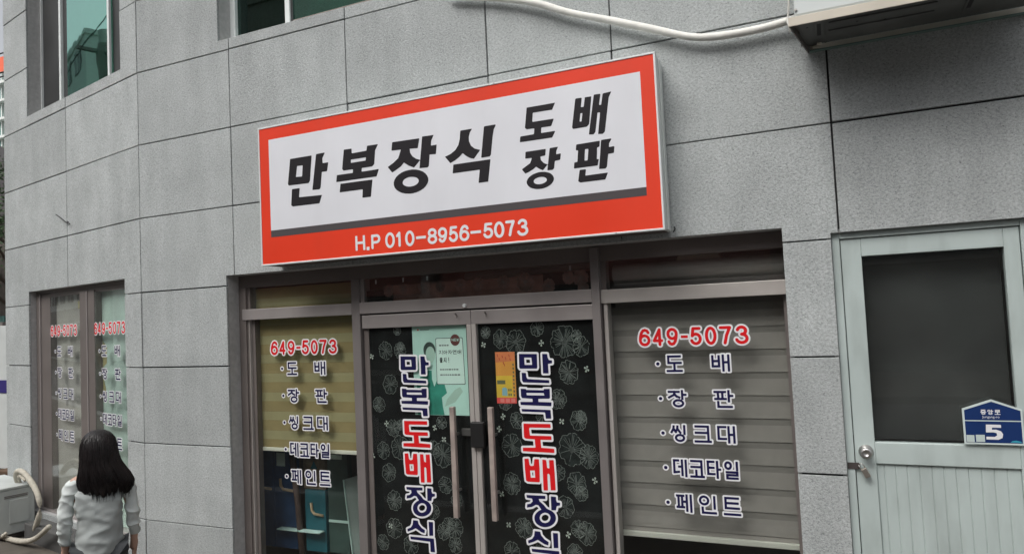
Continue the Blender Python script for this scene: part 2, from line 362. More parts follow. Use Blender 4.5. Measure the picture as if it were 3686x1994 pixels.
# ------------------------------------------------------------------ letter outlines in millimetres on their own plane
SIGN = {'만':[('+',[(1733,2924),(1919,2924),(1898,2753),(1885,2739),(1714,2742),(1707,2753)]),('-',[(1792,2867),(1840,2866),(1832,2791),(1779,2794)]),('+',[(1956,2927),(2031,2929),(2008,2893),(2009,2859),(2056,2859),(2044,2800),(2000,2801),(1986,2697),(1977,2686),(1916,2688)]),('+',[(1741,2714),(1808,2714),(1800,2652),(1995,2646),(1972,2592),(1745,2594),(1730,2603)])],'복':[('+',[(2186,2926),(2249,2925),(2249,2893),(2366,2895),(2372,2926),(2458,2925),(2434,2888),(2423,2799),(2406,2786),(2178,2787),(2168,2799)]),('-',[(2241,2852),(2360,2852),(2357,2831),(2240,2831)]),('+',[(2255,2793),(2325,2792),(2322,2762),(2457,2763),(2438,2717),(2116,2718),(2123,2764),(2252,2763)]),('+',[(2150,2703),(2405,2701),(2388,2590),(2321,2591),(2326,2646),(2141,2646)])],'장':[('+',[(2566,2922),(2769,2918),(2754,2857),(2695,2862),(2697,2836),(2713,2811),(2739,2792),(2769,2781),(2721,2738),(2684,2755),(2648,2780),(2624,2758),(2596,2744),(2558,2727),(2525,2767),(2569,2788),(2607,2814),(2629,2865),(2558,2868)]),('+',[(2789,2926),(2872,2924),(2853,2890),(2850,2860),(2891,2861),(2883,2802),(2838,2806),(2829,2734),(2820,2727),(2761,2729)]),('+',[(2821,2661),(2821,2644),(2815,2628),(2802,2612),(2785,2599),(2763,2589),(2737,2581),(2709,2577),(2681,2577),(2653,2581),(2626,2588),(2604,2599),(2585,2612),(2572,2628),(2566,2645),(2566,2662),(2572,2678),(2585,2694),(2603,2707),(2626,2718),(2652,2725),(2680,2728),(2709,2728),(2737,2724),(2762,2716),(2784,2706),(2802,2692),(2814,2677)]),('-',[(2752,2654),(2751,2647),(2748,2641),(2742,2635),(2733,2630),(2723,2626),(2711,2623),(2698,2622),(2684,2622),(2671,2624),(2660,2627),(2649,2632),(2641,2637),(2636,2643),(2633,2650),(2634,2657),(2637,2664),(2643,2670),(2652,2675),(2663,2679),(2675,2682),(2688,2683),(2702,2682),(2714,2680),(2726,2677),(2736,2673),(2744,2667),(2749,2661)])],'식':[('+',[(3060,2923),(3142,2923),(3126,2903),(3116,2875),(3117,2849),(3129,2821),(3152,2800),(3190,2786),(3145,2738),(3121,2745),(3093,2762),(3070,2783),(3048,2764),(3018,2746),(2982,2732),(2946,2777),(2987,2789),(3021,2809),(3043,2837),(3054,2872)]),('+',[(3222,2925),(3304,2925),(3286,2897),(3276,2851),(3260,2748),(3252,2738),(3194,2737)]),('+',[(3002,2721),(3256,2721),(3234,2588),(3169,2588),(3181,2667),(2995,2667)])],'도':[('+',[(3505,2993),(3683,2993),(3663,2955),(3542,2957),(3536,2903),(3671,2902),(3652,2861),(3591,2862),(3587,2830),(3677,2830),(3655,2794),(3451,2795),(3456,2829),(3543,2830),(3547,2864),(3498,2865),(3488,2875)])],'배':[('+',[(3806,2996),(3845,2995),(3836,2942),(3853,2940),(3863,2994),(3901,2993),(3880,2838),(3866,2825),(3784,2824),(3778,2834)]),('-',[(3832,2907),(3844,2907),(3836,2859),(3824,2860)]),('+',[(3916,3000),(3955,2999),(3943,2937),(3955,2935),(3968,2998),(4018,3001),(4001,2971),(3969,2782),(3956,2771),(3929,2774),(3947,2894),(3932,2896),(3914,2788),(3903,2776),(3875,2779)])],'장2':[('+',[(3484,2734),(3612,2734),(3607,2696),(3576,2694),(3579,2672),(3596,2653),(3619,2642),(3588,2612),(3565,2624),(3547,2639),(3527,2625),(3500,2613),(3477,2606),(3456,2634),(3483,2649),(3511,2664),(3523,2693),(3480,2694)]),('+',[(3636,2735),(3688,2736),(3676,2713),(3674,2694),(3703,2696),(3697,2659),(3664,2657),(3657,2614),(3647,2607),(3615,2608)]),('+',[(3653,2562),(3653,2551),(3648,2540),(3640,2530),(3628,2521),(3613,2514),(3596,2509),(3577,2506),(3558,2506),(3539,2508),(3522,2513),(3507,2519),(3495,2528),(3487,2538),(3483,2548),(3483,2560),(3488,2570),(3497,2581),(3509,2589),(3524,2596),(3542,2601),(3560,2604),(3580,2604),(3598,2602),(3615,2597),(3630,2591),(3641,2582),(3649,2572)]),('-',[(3609,2556),(3609,2552),(3606,2547),(3602,2543),(3596,2540),(3588,2537),(3580,2535),(3571,2534),(3561,2534),(3552,2535),(3544,2537),(3537,2540),(3532,2544),(3528,2548),(3527,2553),(3527,2557),(3529,2562),(3534,2566),(3540,2569),(3548,2572),(3556,2574),(3565,2575),(3575,2575),(3583,2574),(3592,2572),(3598,2569),(3604,2565),(3607,2561)])],'판':[('+',[(3797,2733),(3937,2735),(3933,2702),(3919,2699),(3914,2634),(3926,2634),(3917,2598),(3776,2598),(3781,2633),(3799,2633),(3807,2699),(3793,2700)]),('-',[(3848,2699),(3868,2699),(3860,2634),(3841,2635)]),('+',[(3944,2738),(4007,2739),(3989,2713),(3987,2692),(4019,2694),(4014,2656),(3981,2655),(3970,2584),(3961,2575),(3924,2577)]),('+',[(3810,2586),(3848,2586),(3842,2550),(3974,2551),(3957,2514),(3811,2514),(3798,2522)])]}
DOOR = {'만':[('+',[(3241,1539),(3363,1536),(3362,1453),(3358,1445),(3245,1446),(3239,1454)]),('-',[(3276,1515),(3325,1514),(3328,1469),(3277,1469)]),('+',[(3399,1536),(3432,1535),(3435,1513),(3442,1497),(3462,1495),(3462,1477),(3435,1474),(3436,1415),(3399,1415)]),('+',[(3254,1420),(3283,1419),(3285,1392),(3292,1381),(3436,1373),(3438,1355),(3262,1360),(3254,1373)])],'복':[('+',[(3242,1321),(3278,1319),(3279,1313),(3397,1311),(3401,1319),(3438,1320),(3437,1264),(3430,1259),(3359,1258),(3358,1239),(3446,1237),(3443,1213),(3237,1219),(3235,1238),(3320,1239),(3319,1258),(3248,1262),(3242,1275)]),('-',[(3280,1295),(3396,1294),(3401,1279),(3281,1280)]),('+',[(3241,1194),(3437,1190),(3439,1138),(3403,1136),(3400,1171),(3396,1175),(3244,1178)])],'도':[('+',[(3250,1103),(3431,1104),(3432,1080),(3290,1079),(3287,1070),(3291,1030),(3433,1030),(3434,1007),(3360,1006),(3363,957),(3449,953),(3449,928),(3238,931),(3238,953),(3324,956),(3322,1007),(3260,1010),(3250,1018)])],'배':[('+',[(3245,884),(3273,886),(3278,849),(3287,841),(3306,844),(3313,885),(3343,885),(3345,830),(3343,750),(3337,744),(3262,744),(3250,751),(3246,819)]),('-',[(3280,814),(3312,815),(3313,771),(3283,769)]),('+',[(3366,884),(3392,884),(3396,835),(3411,831),(3411,883),(3441,884),(3444,803),(3445,701),(3413,699),(3411,791),(3404,801),(3395,795),(3394,697),(3365,696),(3365,783)])],'장':[('+',[(3248,661),(3375,663),(3374,644),(3329,642),(3335,627),(3360,608),(3379,587),(3399,578),(3364,566),(3343,578),(3325,603),(3308,605),(3282,590),(3247,583),(3250,604),(3273,609),(3288,624),(3285,641),(3250,644)]),('+',[(3411,662),(3445,661),(3444,642),(3450,628),(3469,628),(3469,611),(3447,606),(3440,580),(3410,578)]),('+',[(3438,532),(3436,520),(3430,508),(3421,497),(3409,488),(3395,480),(3380,475),(3364,472),(3348,472),(3333,475),(3319,481),(3308,488),(3300,498),(3295,510),(3294,522),(3296,534),(3302,546),(3312,557),(3324,567),(3338,575),(3353,580),(3369,582),(3385,582),(3400,579),(3414,573),(3424,565),(3432,556),(3437,544)]),('-',[(3402,532),(3400,525),(3397,518),(3393,511),(3387,506),(3380,502),(3372,499),(3364,497),(3356,498),(3349,499),(3342,503),(3337,507),(3333,513),(3330,519),(3330,526),(3331,533),(3334,540),(3339,547),(3345,552),(3352,556),(3360,559),(3368,561),(3375,560),(3383,559),(3390,555),(3395,551),(3399,545),(3401,539)])],'식':[('+',[(3292,443),(3329,442),(3334,420),(3356,397),(3382,383),(3378,363),(3354,368),(3327,382),(3310,391),(3285,378),(3246,363),(3244,381),(3272,393),(3287,413)]),('+',[(3413,441),(3446,442),(3444,353),(3414,350)]),('+',[(3265,333),(3448,334),(3453,246),(3419,245),(3418,311),(3268,315)])]}
PHONE = [('H', 2253, 2330, 2250, 2346), ('.', 2338, 2368, 2244, 2271), ('P', 2378, 2449, 2251, 2344), ('0', 2485, 2558, 2246, 2347), ('1', 2568, 2613, 2249, 2345), ('0', 2635, 2704, 2246, 2345), ('-', 2715, 2787, 2284, 2306), ('8', 2799, 2868, 2246, 2345), ('9', 2874, 2939, 2248, 2344), ('5', 2950, 3014, 2246, 2344), ('6', 3023, 3092, 2245, 2345), ('-', 3100, 3171, 2282, 2306), ('5', 3186, 3252, 2248, 2342), ('0', 3258, 3326, 2245, 2343), ('7', 3333, 3395, 2248, 2343), ('3', 3410, 3479, 2244, 2344)]
# ------------------------------------------------------------------ ground
gm = mat('pavement blocks', (.095, .083, .068), .9, var=.25, vscale=6, bump=.4, bscale=40, dirt=.3)
asph = mat('asphalt', (.05, .05, .052), .9, var=.2, vscale=20, bump=.5, bscale=120)
b = MB(); b.add([(-400, -400, -.26), (400, -400, -.26), (400, 400, -.26), (-400, 400, -.26)], [(0, 1, 2, 3)]); tag(b.build('ground', mat('earth ground', (.12, .11, .095), .95, var=.3, vscale=.5)), kind='structure')
b = MB(); b.box(-120, 60, -11.0, -2.2, -.258, -.23); tag(b.build('road', asph), kind='structure')
b = MB(); b.box(-120, 60, -2.0, 30, -.30, GZ); tag(b.build('pavement', gm), kind='structure')
b = MB()
for i in range(-60, 20): b.box(i*1.0+.005, i+.995, -2.19, -2.003, -.30, GZ+.004)
tag(b.build('kerb', mat('kerb granite', (.3, .3, .29), .8, var=.15, vscale=10), bevel=.012), kind='structure')
b = MB(); b.box(-120, 60, -16, -11.0, -.30, GZ); tag(b.build('far_pavement', gm), kind='structure')

# ------------------------------------------------------------------ the stone clad building
BLD = thing('shop_building', (2.4, .15, GZ), 'two storey corner building clad in grey bush hammered stone panels, with shopfront below', 'building')
ZR = [GZ, .30, .90, 1.50, 2.10, 2.70, 3.30, 3.90, 4.50, 5.10, 5.70, 6.30]
SHOP = (.917, 4.845, -.5, 2.178); WDOOR = (5.078, 5.925, -.5, 2.13); UPM = (.893, 3.05, 3.985, 5.6)
FLOW = (-2.262, -.278, .10, 2.23); FUP = (-2.262, -.280, 4.0, 5.6)
def sub_rect(cell, holes):
    """cell minus holes as a list of grid rectangles"""
    a0, a1, z0, z1 = cell
    xs = sorted({a0, a1} | {x for h in holes for x in h[:2] if a0 < x < a1}); zs = sorted({z0, z1} | {z for h in holes for z in h[2:] if z0 < z < z1})
    R = []
    for i in range(len(xs)-1):
        for j in range(len(zs)-1):
            cx, cz = (xs[i]+xs[i+1])/2, (zs[j]+zs[j+1])/2
            if not any(h[0] < cx < h[1] and h[2] < cz < h[3] for h in holes): R.append((i, j))
    return xs, zs, R
def plate(f, cell, holes, d0, d1, name, m, parent, tilt=0.0):
    xs, zs, R = sub_rect(cell, holes)
    if not R: return None
    mb = MB(f); idx = {}
    ca, cz = (cell[0]+cell[1])/2, (cell[2]+cell[3])/2
    tx, tz, td = random.uniform(-tilt, tilt), random.uniform(-tilt, tilt), random.uniform(-tilt, tilt)
    def V(i, j, k):
        if (i, j, k) not in idx:
            idx[(i, j, k)] = len(mb.v); dd = (d0, d1)[k] + (tx*(xs[i]-ca)+tz*(zs[j]-cz)+td*.5 if k else 0)
            mb.v.append(f(xs[i], zs[j], dd))
        return idx[(i, j, k)]
    S = set(R)
    for i, j in R:
        mb.f.append([V(i, j, 1), V(i+1, j, 1), V(i+1, j+1, 1), V(i, j+1, 1)]); mb.m.append(0)
        mb.f.append([V(i, j, 0), V(i, j+1, 0), V(i+1, j+1, 0), V(i+1, j, 0)]); mb.m.append(0)
        for (di, dj, p, q) in ((0, -1, (i, j), (i+1, j)), (1, 0, (i+1, j), (i+1, j+1)), (0, 1, (i+1, j+1), (i, j+1)), (-1, 0, (i, j+1), (i, j))):
            if (i+di, j+dj) not in S: mb.f.append([V(*p, 1), V(*p, 0), V(*q, 0), V(*q, 1)]); mb.m.append(0)
    return mb.build(name, m, parent, bevel=.0022 if name == 'stone_panel' else 0, seg=1)
G2 = .0042
def gj(): return G2+random.uniform(-.0013, .0016)
JX = [0.0, 1.001, 2.084, 3.173, 3.979, 5.117, 6.20, 7.28]
for r in range(len(ZR)-1):
    for c in range(len(JX)-1):
        plate(W_main, (JX[c]+(gj() if c else .0055), JX[c+1]-gj(), ZR[r]+(gj() if r else 0), ZR[r+1]-gj()), [SHOP, WDOOR, UPM], -.018, 0, 'stone_panel', STONE, BLD, .0028)
FX = [-2.865, -1.366, 0.0]
for r in range(len(ZR)-1):
    for c in range(2):
        plate(W_fac, (FX[c]+(gj() if c else 0), FX[c+1]-(gj() if c == 0 else .0055), ZR[r]+(gj() if r else 0), ZR[r+1]-gj()), [FLOW, FUP], -.018, 0, 'stone_panel', STONE, BLD, .0028)
e = .02
def grow(h): return (h[0]-e, h[1]+e, h[2]-e, h[3]+e)
plate(W_main, (-.004, 7.28, GZ, 6.3), [grow(SHOP), grow(WDOOR), grow(UPM)], -.25, -.0185, 'wall', CORE, BLD)
plate(W_fac, (-2.84, .004, GZ, 6.3), [grow(FLOW), grow(FUP)], -.25, -.0188, 'wall', CORE, BLD)
# returns, back and roof
rx, ry, _ = W_fac(-2.865, 0, 0)
b = MB(); b.box(rx+.01, rx+.25, ry+.03, 7.0, GZ, 6.3); b.box(7.29, 7.5, .02, 7.0, GZ, 6.3); b.box(rx+.25, 7.29, 6.8, 7.0, GZ, 6.3); b.build('side_wall', STONE, BLD)
b = MB(); b.poly([(rx-.1, ry-.1), (0, -.12), (7.6, -.12), (7.6, 7.1), (rx-.1, 7.1)], 6.3, 6.5); b.build('roof_slab', mat('concrete', (.3, .3, .29), .9, var=.15, vscale=4), BLD)
b = MB(); b.poly([(rx+.25, ry+.2), (.05, .26), (7.28, .26), (7.28, 6.79), (rx+.26, 6.79)], 3.05, 3.25); b.build('ceiling_slab', mat('dim ceiling', (.25, .24, .23), .9), BLD)
b = MB(); b.poly([(rx+.25, ry+.2), (.05, .26), (7.28, .26), (7.28, 6.79), (rx+.26, 6.79)], GZ+.002, GZ+.03); b.build('shop_floor', mat('shop floor vinyl', (.14, .12, .10), .5, var=.2), BLD)
b = MB(); b.box(4.86, 4.93, .27, 6.7, GZ, 3.05); b.box(-.45, -.38, .5, 6.7, GZ, 3.05); b.box(rx+.25, 7.28, 3.2, 3.3, 3.25, 6.3); b.box(-.38, 4.86, 3.4, 3.5, GZ, 3.05); b.build('inner_wall', mat('dim inner wall', (.13, .115, .105), .9, var=.2, vscale=2), BLD)

def lining(f, h, depth, sill=True):
    a0, a1, z0, z1 = h
    b = MB(f); b.box(a0-.0195, a0, z0 if sill else GZ, z1, -depth, -.0192); b.box(a1, a1+.0195, z0 if sill else GZ, z1, -depth, -.0192)
    b.box(a0-.0195, a1+.0195, z1, z1+.0195, -depth, -.0192)
    if sill: b.box(a0-.0195, a1+.0195, z0-.0195, z0, -depth, -.0192)
    b.build('window_reveal', REVEAL, BLD)
lining(W_main, SHOP, .24, False); lining(W_main, WDOOR, .2, False); lining(W_main, UPM, .24); lining(W_fac, FLOW, .2); lining(W_fac, FUP, .24)

# --- rows of window lettering: the same sheet of vinyl on four panes, in millimetres from its left end
NUM = [('6', 0, 69), ('4', 82, 143), ('9', 164, 229), ('-', 246, 285), ('5', 298, 363), ('0', 381, 445), ('7', 460, 527), ('3', 547, 617)]
ROWS = [(1416, 1512, [('.', 94, 114), ('도', 153, 246), ('배', 408, 508)]), (1214, 1314, [('.', 99, 118), ('장', 152, 259), ('판', 409, 516)]),
        (1018, 1115, [('.', 102, 121), ('씽', 155, 245), ('크', 289, 385), ('대', 417, 514)]), (820, 920, [('.', 107, 125), ('데', 159, 238), ('코', 253, 335), ('타', 348, 426), ('일', 443, 518)]),
        (622, 724, [('.', 109, 127), ('페', 165, 255), ('인', 293, 389), ('트', 426, 519)])]
def window_text(f, x0, d, parent, kx=1.0, hk=1.0, tk=1.0, up_number=0, up_rows=0):
    for ch, a, c in NUM:
        z0, z1 = (1567, 1670) if ch != '-' else (1609, 1625)
        z0, z1 = z0+up_number, z1+up_number
        letter(stroke(ch, x0+a*kx, x0+c*kx, z0, z1, (17 if ch != '-' else 15.5)*tk), f, d, (RED, WHITEV), parent, halo=9.5*hk, res=2.6, name='number')
    for z0, z1, row in ROWS:
        z0, z1 = z0+up_rows, z1+up_rows-5*(up_rows > 0)
        for ch, a, c in row:
            if ch == '.': zc = (z0+z1)/2; letter([('r', (x0+(a+c)/2*kx, zc), (x0+(a+c)/2*kx+.1, zc), 10)], f, d, (NAVY, WHITEV), parent, halo=8, res=2.6, name='bullet')
            else: letter(stroke(ch, x0+a*kx, x0+c*kx, z0, z1, 13.0*tk), f, d, (NAVY, WHITEV), parent, halo=8.5*hk, res=2.4)

# ------------------------------------------------------------------ shopfront: frame, windows, doors
def bars(name, f, lst, m, parent, bevel=.0025):
    for q in lst: onebox(name, f, q, m, parent, bevel)
F = W_main
# (a0,a1,z0,z1,d0,d1)
SF = onebox('shopfront_frame', F, (.9172, 4.8448, 2.085, 2.1778, -.2, -.122), ALUD, BLD, .003)
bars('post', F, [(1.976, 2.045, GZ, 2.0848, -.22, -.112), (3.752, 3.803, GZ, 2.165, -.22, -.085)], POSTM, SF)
bars('jamb', F, [(.9175, .985, GZ, 2.0848, -.2, -.120), (2.0452, 2.056, GZ, 1.838, -.22, -.15)], ALUD, SF)
bars('transom_rail', F, [(.955, 1.9755, 1.838, 1.919, -.2, -.112), (2.0455, 3.7515, 1.840, 1.919, -.2, -.110)], ALU, SF)
bars('transom_rail', F, [(3.8035, 4.842, 1.830, 1.910, -.2, -.106)], ALUL, SF)  # right rail is a paler copy, its reflection put into the colour
SF['label'] = 'dark aluminium head of the shopfront'
# left shop window
LW = onebox('shop_window', F, (.985, 1.006, -.02, 1.8378, -.2, -.132), ALUD, BLD); LW['label'] = 'narrow left shop window with yellowish blind'
onebox('frame', F, (1.006, 1.012, -.02, 1.8378, -.19, -.128), ALUL, LW)  # highlight line of the dark frame, built as a paler strip
onebox('frame', F, (1.012, 1.044, -.02, 1.8378, -.2, -.150), ALUD, LW)
onebox('frame', F, (1.9655, 1.9758, -.02, 1.8378, -.2, -.140), ALUD, LW)
onebox('frame', F, (.985, 1.9758, GZ, -.0202, -.2, -.13), ALU, LW)
onebox('pane', F, (1.044, 1.9655, -.02, 1.8378, -.160, -.155), GLASS, LW)
window_text(F, 1191, -.1535, LW, .995)
TL = onebox('transom_window', F, (1.012, 1.9758, 1.919, 2.0848, -.160, -.155), GLASST, BLD)
onebox('frame', F, (.985, 1.012, 1.919, 2.0848, -.2, -.14), ALUD, TL)
# right shop window
RW = onebox('shop_window', F, (3.8155, 3.837, -.02, 1.830, -.2, -.118), ALUL, BLD); RW['label'] = 'right shop window with pleated grey blind'
onebox('frame', F, (3.8032, 3.8155, -.02, 1.830, -.2, -.145), ALUD, RW)
onebox('frame', F, (4.822, 4.8445, -.02, 1.830, -.2, -.145), ALUD, RW)
onebox('frame', F, (3.8035, 4.8445, GZ, -.0202, -.2, -.13), ALU, RW)
onebox('pane', F, (3.837, 4.822, -.02, 1.830, -.140, -.135), GLASS, RW)
window_text(F, 4014, -.1335, RW)
TR = onebox('transom_window', F, (3.835, 4.842, 1.910, 2.0848, -.140, -.135), GLASST, BLD)
onebox('frame', F, (3.8032, 3.835, 1.910, 2.0848, -.2, -.130), ALUD, TR)
TC = onebox('transom_window', F, (2.075, 3.7515, 1.919, 2.0848, -.140, -.135), GLASST, BLD)
onebox('frame', F, (2.0455, 2.075, 1.919, 2.0848, -.2, -.130), ALU, TC)

# floral film on the doors
FLM = mat('dark floral film', (.007, .008, .008), .8, var=.6, vscale=9, spec=.12)
LINE = mat('pale print line', (.21, .235, .215), .6, var=.3, vscale=20)
HAZE = mat('faint petal print', (.014, .018, .017), .8, var=.7, vscale=25, spec=.1)
CORE_P = mat('pale flower heart print', (.065, .075, .068), .8, var=.5, vscale=30)
def flower(mb, cx, cz, r, d, sy=1.12, seed=0):
    r *= 1.42
    rnd = random.Random(seed); n = rnd.choice([6, 7, 8, 9]); ph = rnd.uniform(0, 6.28); pts = []; N = n*12
    for i in range(N):
        t = 2*pi*i/N; lob = abs(sin(n*(t-ph)/2))**.6; rr = r*(.80+.15*lob+.03*sin(2*t+ph)+.03*sin(13*t+ph)+.018*sin(29*t))
        pts.append((cx+rr*cos(t)*.92, cz+rr*sin(t)*sy*.92))
    o = len(mb.v); mb.v.append(mb.map(cx, cz, d))
    for p in pts: mb.v.append(mb.map(p[0], p[1], d))
    for rg, q in ((.34, .0002), (.20, .0003)): mb.add([(cx+r*rg*cos(t)*(1+.2*sin(5*t+ph)), cz+r*rg*sin(t)*(1+.2*sin(5*t+ph)), d+q) for t in [2*pi*i/18 for i in range(18)]], [tuple(range(18))], 1 if rg > .3 else 2)
    for i in range(N): mb.f.append([o, o+1+i, o+1+(i+1) % N]); mb.m.append(1)
    wd = .0013
    for i in range(N):
        if rnd.random() < .12: continue
        a, c = pts[i], pts[(i+1) % N]; L = hypot(c[0]-a[0], c[1]-a[1]) or 1; nx, nz = -(c[1]-a[1])/L*wd, (c[0]-a[0])/L*wd
        mb.add([(a[0]-nx, a[1]-nz, d+.0004), (c[0]-nx, c[1]-nz, d+.0004), (c[0]+nx, c[1]+nz, d+.0004), (a[0]+nx, a[1]+nz, d+.0004)], [(0, 1, 2, 3)], 0)
    for i in range(n*4):
        if rnd.random() < .25: continue
        t = 2*pi*(i+rnd.uniform(-.25, .25))/(n*4); a = rnd.uniform(.12, .3); c = rnd.uniform(.62, .84)
        k = rnd.uniform(-.12, .12); q = [(cx+r*s*cos(t+k*s), cz+r*sy*s*sin(t+k*s)) for s in (a, (a+c)/2, c)]
        for p0, p1 in zip(q, q[1:]):
            L = hypot(p1[0]-p0[0], p1[1]-p0[1]) or 1; nx, nz = -(p1[1]-p0[1])/L*wd*.7, (p1[0]-p0[0])/L*wd*.7
            mb.add([(p0[0]-nx, p0[1]-nz, d+.0007), (p1[0]-nx, p1[1]-nz, d+.0007), (p1[0]+nx, p1[1]+nz, d+.0007), (p0[0]+nx, p0[1]+nz, d+.0007)], [(0, 1, 2, 3)], 0)
def bow(mb, cx, cz, r, d, a):
    for s in (0, pi*.55, pi, pi*1.55):
        t = a+s; p = [(cx, cz), (cx+r*cos(t-.4), cz+r*sin(t-.4)*1.2), (cx+r*1.1*cos(t), cz+r*1.3*sin(t)), (cx+r*cos(t+.4), cz+r*sin(t+.4)*1.2)]
        mb.add([(x, z, d+.001) for x, z in p], [(0, 1, 2, 3)], 0)
BMW = mat('pale bow print', (.45, .50, .44), .6)
def door(a0, a1, stile_left, flw, bows, label, text_dx, text_bottom):
    D = onebox('door', F, (a0, a1, 1.737, 1.828, -.16, -.118), ALU, BLD, .003); D['label'] = label
    if stile_left: S = [(a0, a0+.033, -.02, 1.7368, -.16, -.116)]; o = (a1-.012, a1, -.02, 1.7368, -.16, -.13)
    else: S = [(a1-.033, a1, -.02, 1.7368, -.16, -.116)]; o = (a0, a0+.040, -.02, 1.7368, -.16, -.14)
    onebox('stile', F, S[0], ALUL, D, .003); onebox('stile', F, o, ALUD, D)
    onebox('bottom_rail', F, (a0, a1, GZ+.01, -.0202, -.16, -.118), ALU, D, .003)
    g0, g1 = (a0+.033, a1-.012) if stile_left else (a0+.040, a1-.033)
    onebox('glass', F, (g0, g1, -.02, 1.7368, -.136, -.131), GLASS, D)
    onebox('floral_film', F, (g0, g1, -.02, 1.7368, -.150, -.1475), FLM, D)
    rf = random.Random(int(a0*100)); mb = MB(F); flw = list(flw)
    for _ in range(7): flw.append((rf.uniform(g0, g1), rf.uniform(.05, 1.68), rf.uniform(.022, .04)))
    for i, (x, z, r) in enumerate(flw):
        if g0+r*1.38 < x < g1-r*1.0: flower(mb, x, z, r, -.1472+.00012*(i % 8), seed=i+int(x*1000))
    tag(mb.build('flower_print', (LINE, HAZE, CORE_P), D), kind='stuff')
    mb = MB(F)
    for i, (x, z) in enumerate(bows): bow(mb, x, z, .016, -.1415, .4+i*1.1)
    mb.build('bow_print', BMW, D)
    for k, ch in enumerate('만복도배장식'):
        letter(DOOR[ch], F, -.1295, (RED if ch in '도배' else NAVY, WHITEV), D, halo=12.5, res=3.2, ox=text_dx)
    return D
FLR = [(3.109, 1.635, 0.043), (3.215, 1.613, 0.056), (3.544, 1.608, 0.074), (3.65, 1.575, 0.044), (3.561, 1.419, 0.052), (3.706, 1.292, 0.056), (3.487, 1.256, 0.043), (3.006, 1.472, 0.041), (3.61, 1.126, 0.044), (3.718, 1.078, 0.041), (3.558, 0.948, 0.072), (3.664, 0.909, 0.051), (3.154, 0.96, 0.055), (3.197, 1.118, 0.037), (3.577, 0.745, 0.05), (3.144, 0.72, 0.049), (3.719, 0.623, 0.059), (3.496, 0.598, 0.048), (3.211, 0.45, 0.046), (3.626, 0.449, 0.05), (3.728, 0.398, 0.046), (2.961, 1.295, 0.053), (3.366, 1.696, 0.037), (2.988, 0.396, 0.054), (3.545, 0.323, 0.042), (3.123, 0.298, 0.044), (3.463, 0.803, 0.035), (3.004, 1.681, 0.028), (3.371, 1.152, 0.035), (3.124, 1.232, 0.037)]
BOR = [(2.988, 1.601), (3.392, 1.602), (3.68, 1.438), (3.502, 1.119), (3.105, 1.142), (3.696, 0.77), (3.11, 0.463), (3.509, 0.434), (3.074, 1.063), (3.071, 0.653)]
FLL = [(2.226, 1.579, 0.045), (2.344, 1.576, 0.039), (2.107, 1.508, 0.032), (2.108, 1.702, 0.029), (2.327, 1.714, 0.024), (2.254, 1.347, 0.048), (2.156, 1.209, 0.039), (2.264, 1.049, 0.042), (2.314, 0.918, 0.058), (2.177, 0.894, 0.042), (2.407, 1.015, 0.031), (2.65, 0.886, 0.062), (2.659, 0.684, 0.041), (2.717, 0.408, 0.049), (2.577, 0.927, 0.035), (2.649, 1.094, 0.031), (2.216, 0.745, 0.045), (2.253, 0.558, 0.048), (2.244, 0.371, 0.051), (2.149, 0.269, 0.038), (2.558, 0.505, 0.037), (2.716, 0.301, 0.04), (2.868, 0.883, 0.025), (2.741, 0.59, 0.034), (2.373, 0.27, 0.048)]
BOL = [(2.113, 1.54), (2.215, 1.08), (2.597, 1.06), (2.218, 0.387), (2.483, 1.221), (2.094, 0.853), (2.665, 0.985)]
FLT = [(2.267, 1.991, 0.036), (2.542, 2.027, 0.031), (2.682, 2.018, 0.032), (2.832, 2.046, 0.035), (2.964, 2.02, 0.037), (3.148, 2.008, 0.037), (3.299, 1.99, 0.051), (3.458, 1.955, 0.038), (3.59, 2.024, 0.035), (3.67, 1.993, 0.043), (3.684, 1.924, 0.035), (2.385, 1.998, 0.029)]
DL = door(2.056, 2.9135, False, FLL, BOL, 'left leaf of the glass double door, green poster behind its glass', -884, 0)
DR = door(2.9165, 3.752, True, FLR, BOR, 'right leaf of the glass double door, orange poster behind its glass', 0, 0)
HANDLE = mat('worn brown bar handle', (.36, .30, .27), .5, .15, var=.3, vscale=9)
STEEL = mat('steel', (.55, .54, .52), .3, .9, var=.1)
BLK = mat('black plastic', (.008, .008, .008), .55)
for D, x in ((DL, 2.766), (DR, 3.040)):
    h = onebox('pull_handle', F, (x, x+.034, .506, 1.212, -.078, -.046), HANDLE, D, .004)
    b = MB(F)
    for z in (1.03, .67): b.tube([(x+.017, z, -.132), (x+.017, z, -.078)], .009)
    b.build('bracket', STEEL, h)
    b = MB(F)
    for k in range(2): b.tube([((2.80 if D is DL else 3.015)+.0, 1.808, -.12), ((2.80 if D is DL else 3.015)+.012, 1.812, -.105), ((2.80 if D is DL else 3.015)+.022, 1.800, -.098), ((2.80 if D is DL else 3.015)+.020, 1.782, -.100)], .004)
    b.build('hook', ALUD, D)
onebox('lock_case', F, (2.893, 2.990, .948, 1.112, -.118, -.082), BLK, DL, .008)
onebox('lock_plate', F, (2.815, 2.893, 1.018, 1.064, -.130, -.112), mat('dull plate', (.11, .11, .105), .5, .5), DL, .002)
b = MB(F); b.tube([(2.881, 1.862, -.110), (2.881, 1.862, -.096)], .012, 16); b.build('sensor_button', WHITEF, SF, smooth=False)
b = MB(F); b.tube([(2.14, .16, -.128), (2.14, .16, -.120)], .01)
for x in (2.16, 2.385, 2.576, 3.60):
    onebox('clip', F, (x, x+.008, 2.045, 2.073, -.152, -.146), WHITEV, TC)
mb = MB(F)
for i, (x, z, r) in enumerate(FLT): flower(mb, x, min(z, 2.0), r*.9, -.1495+.00012*(i % 8), seed=i+500)
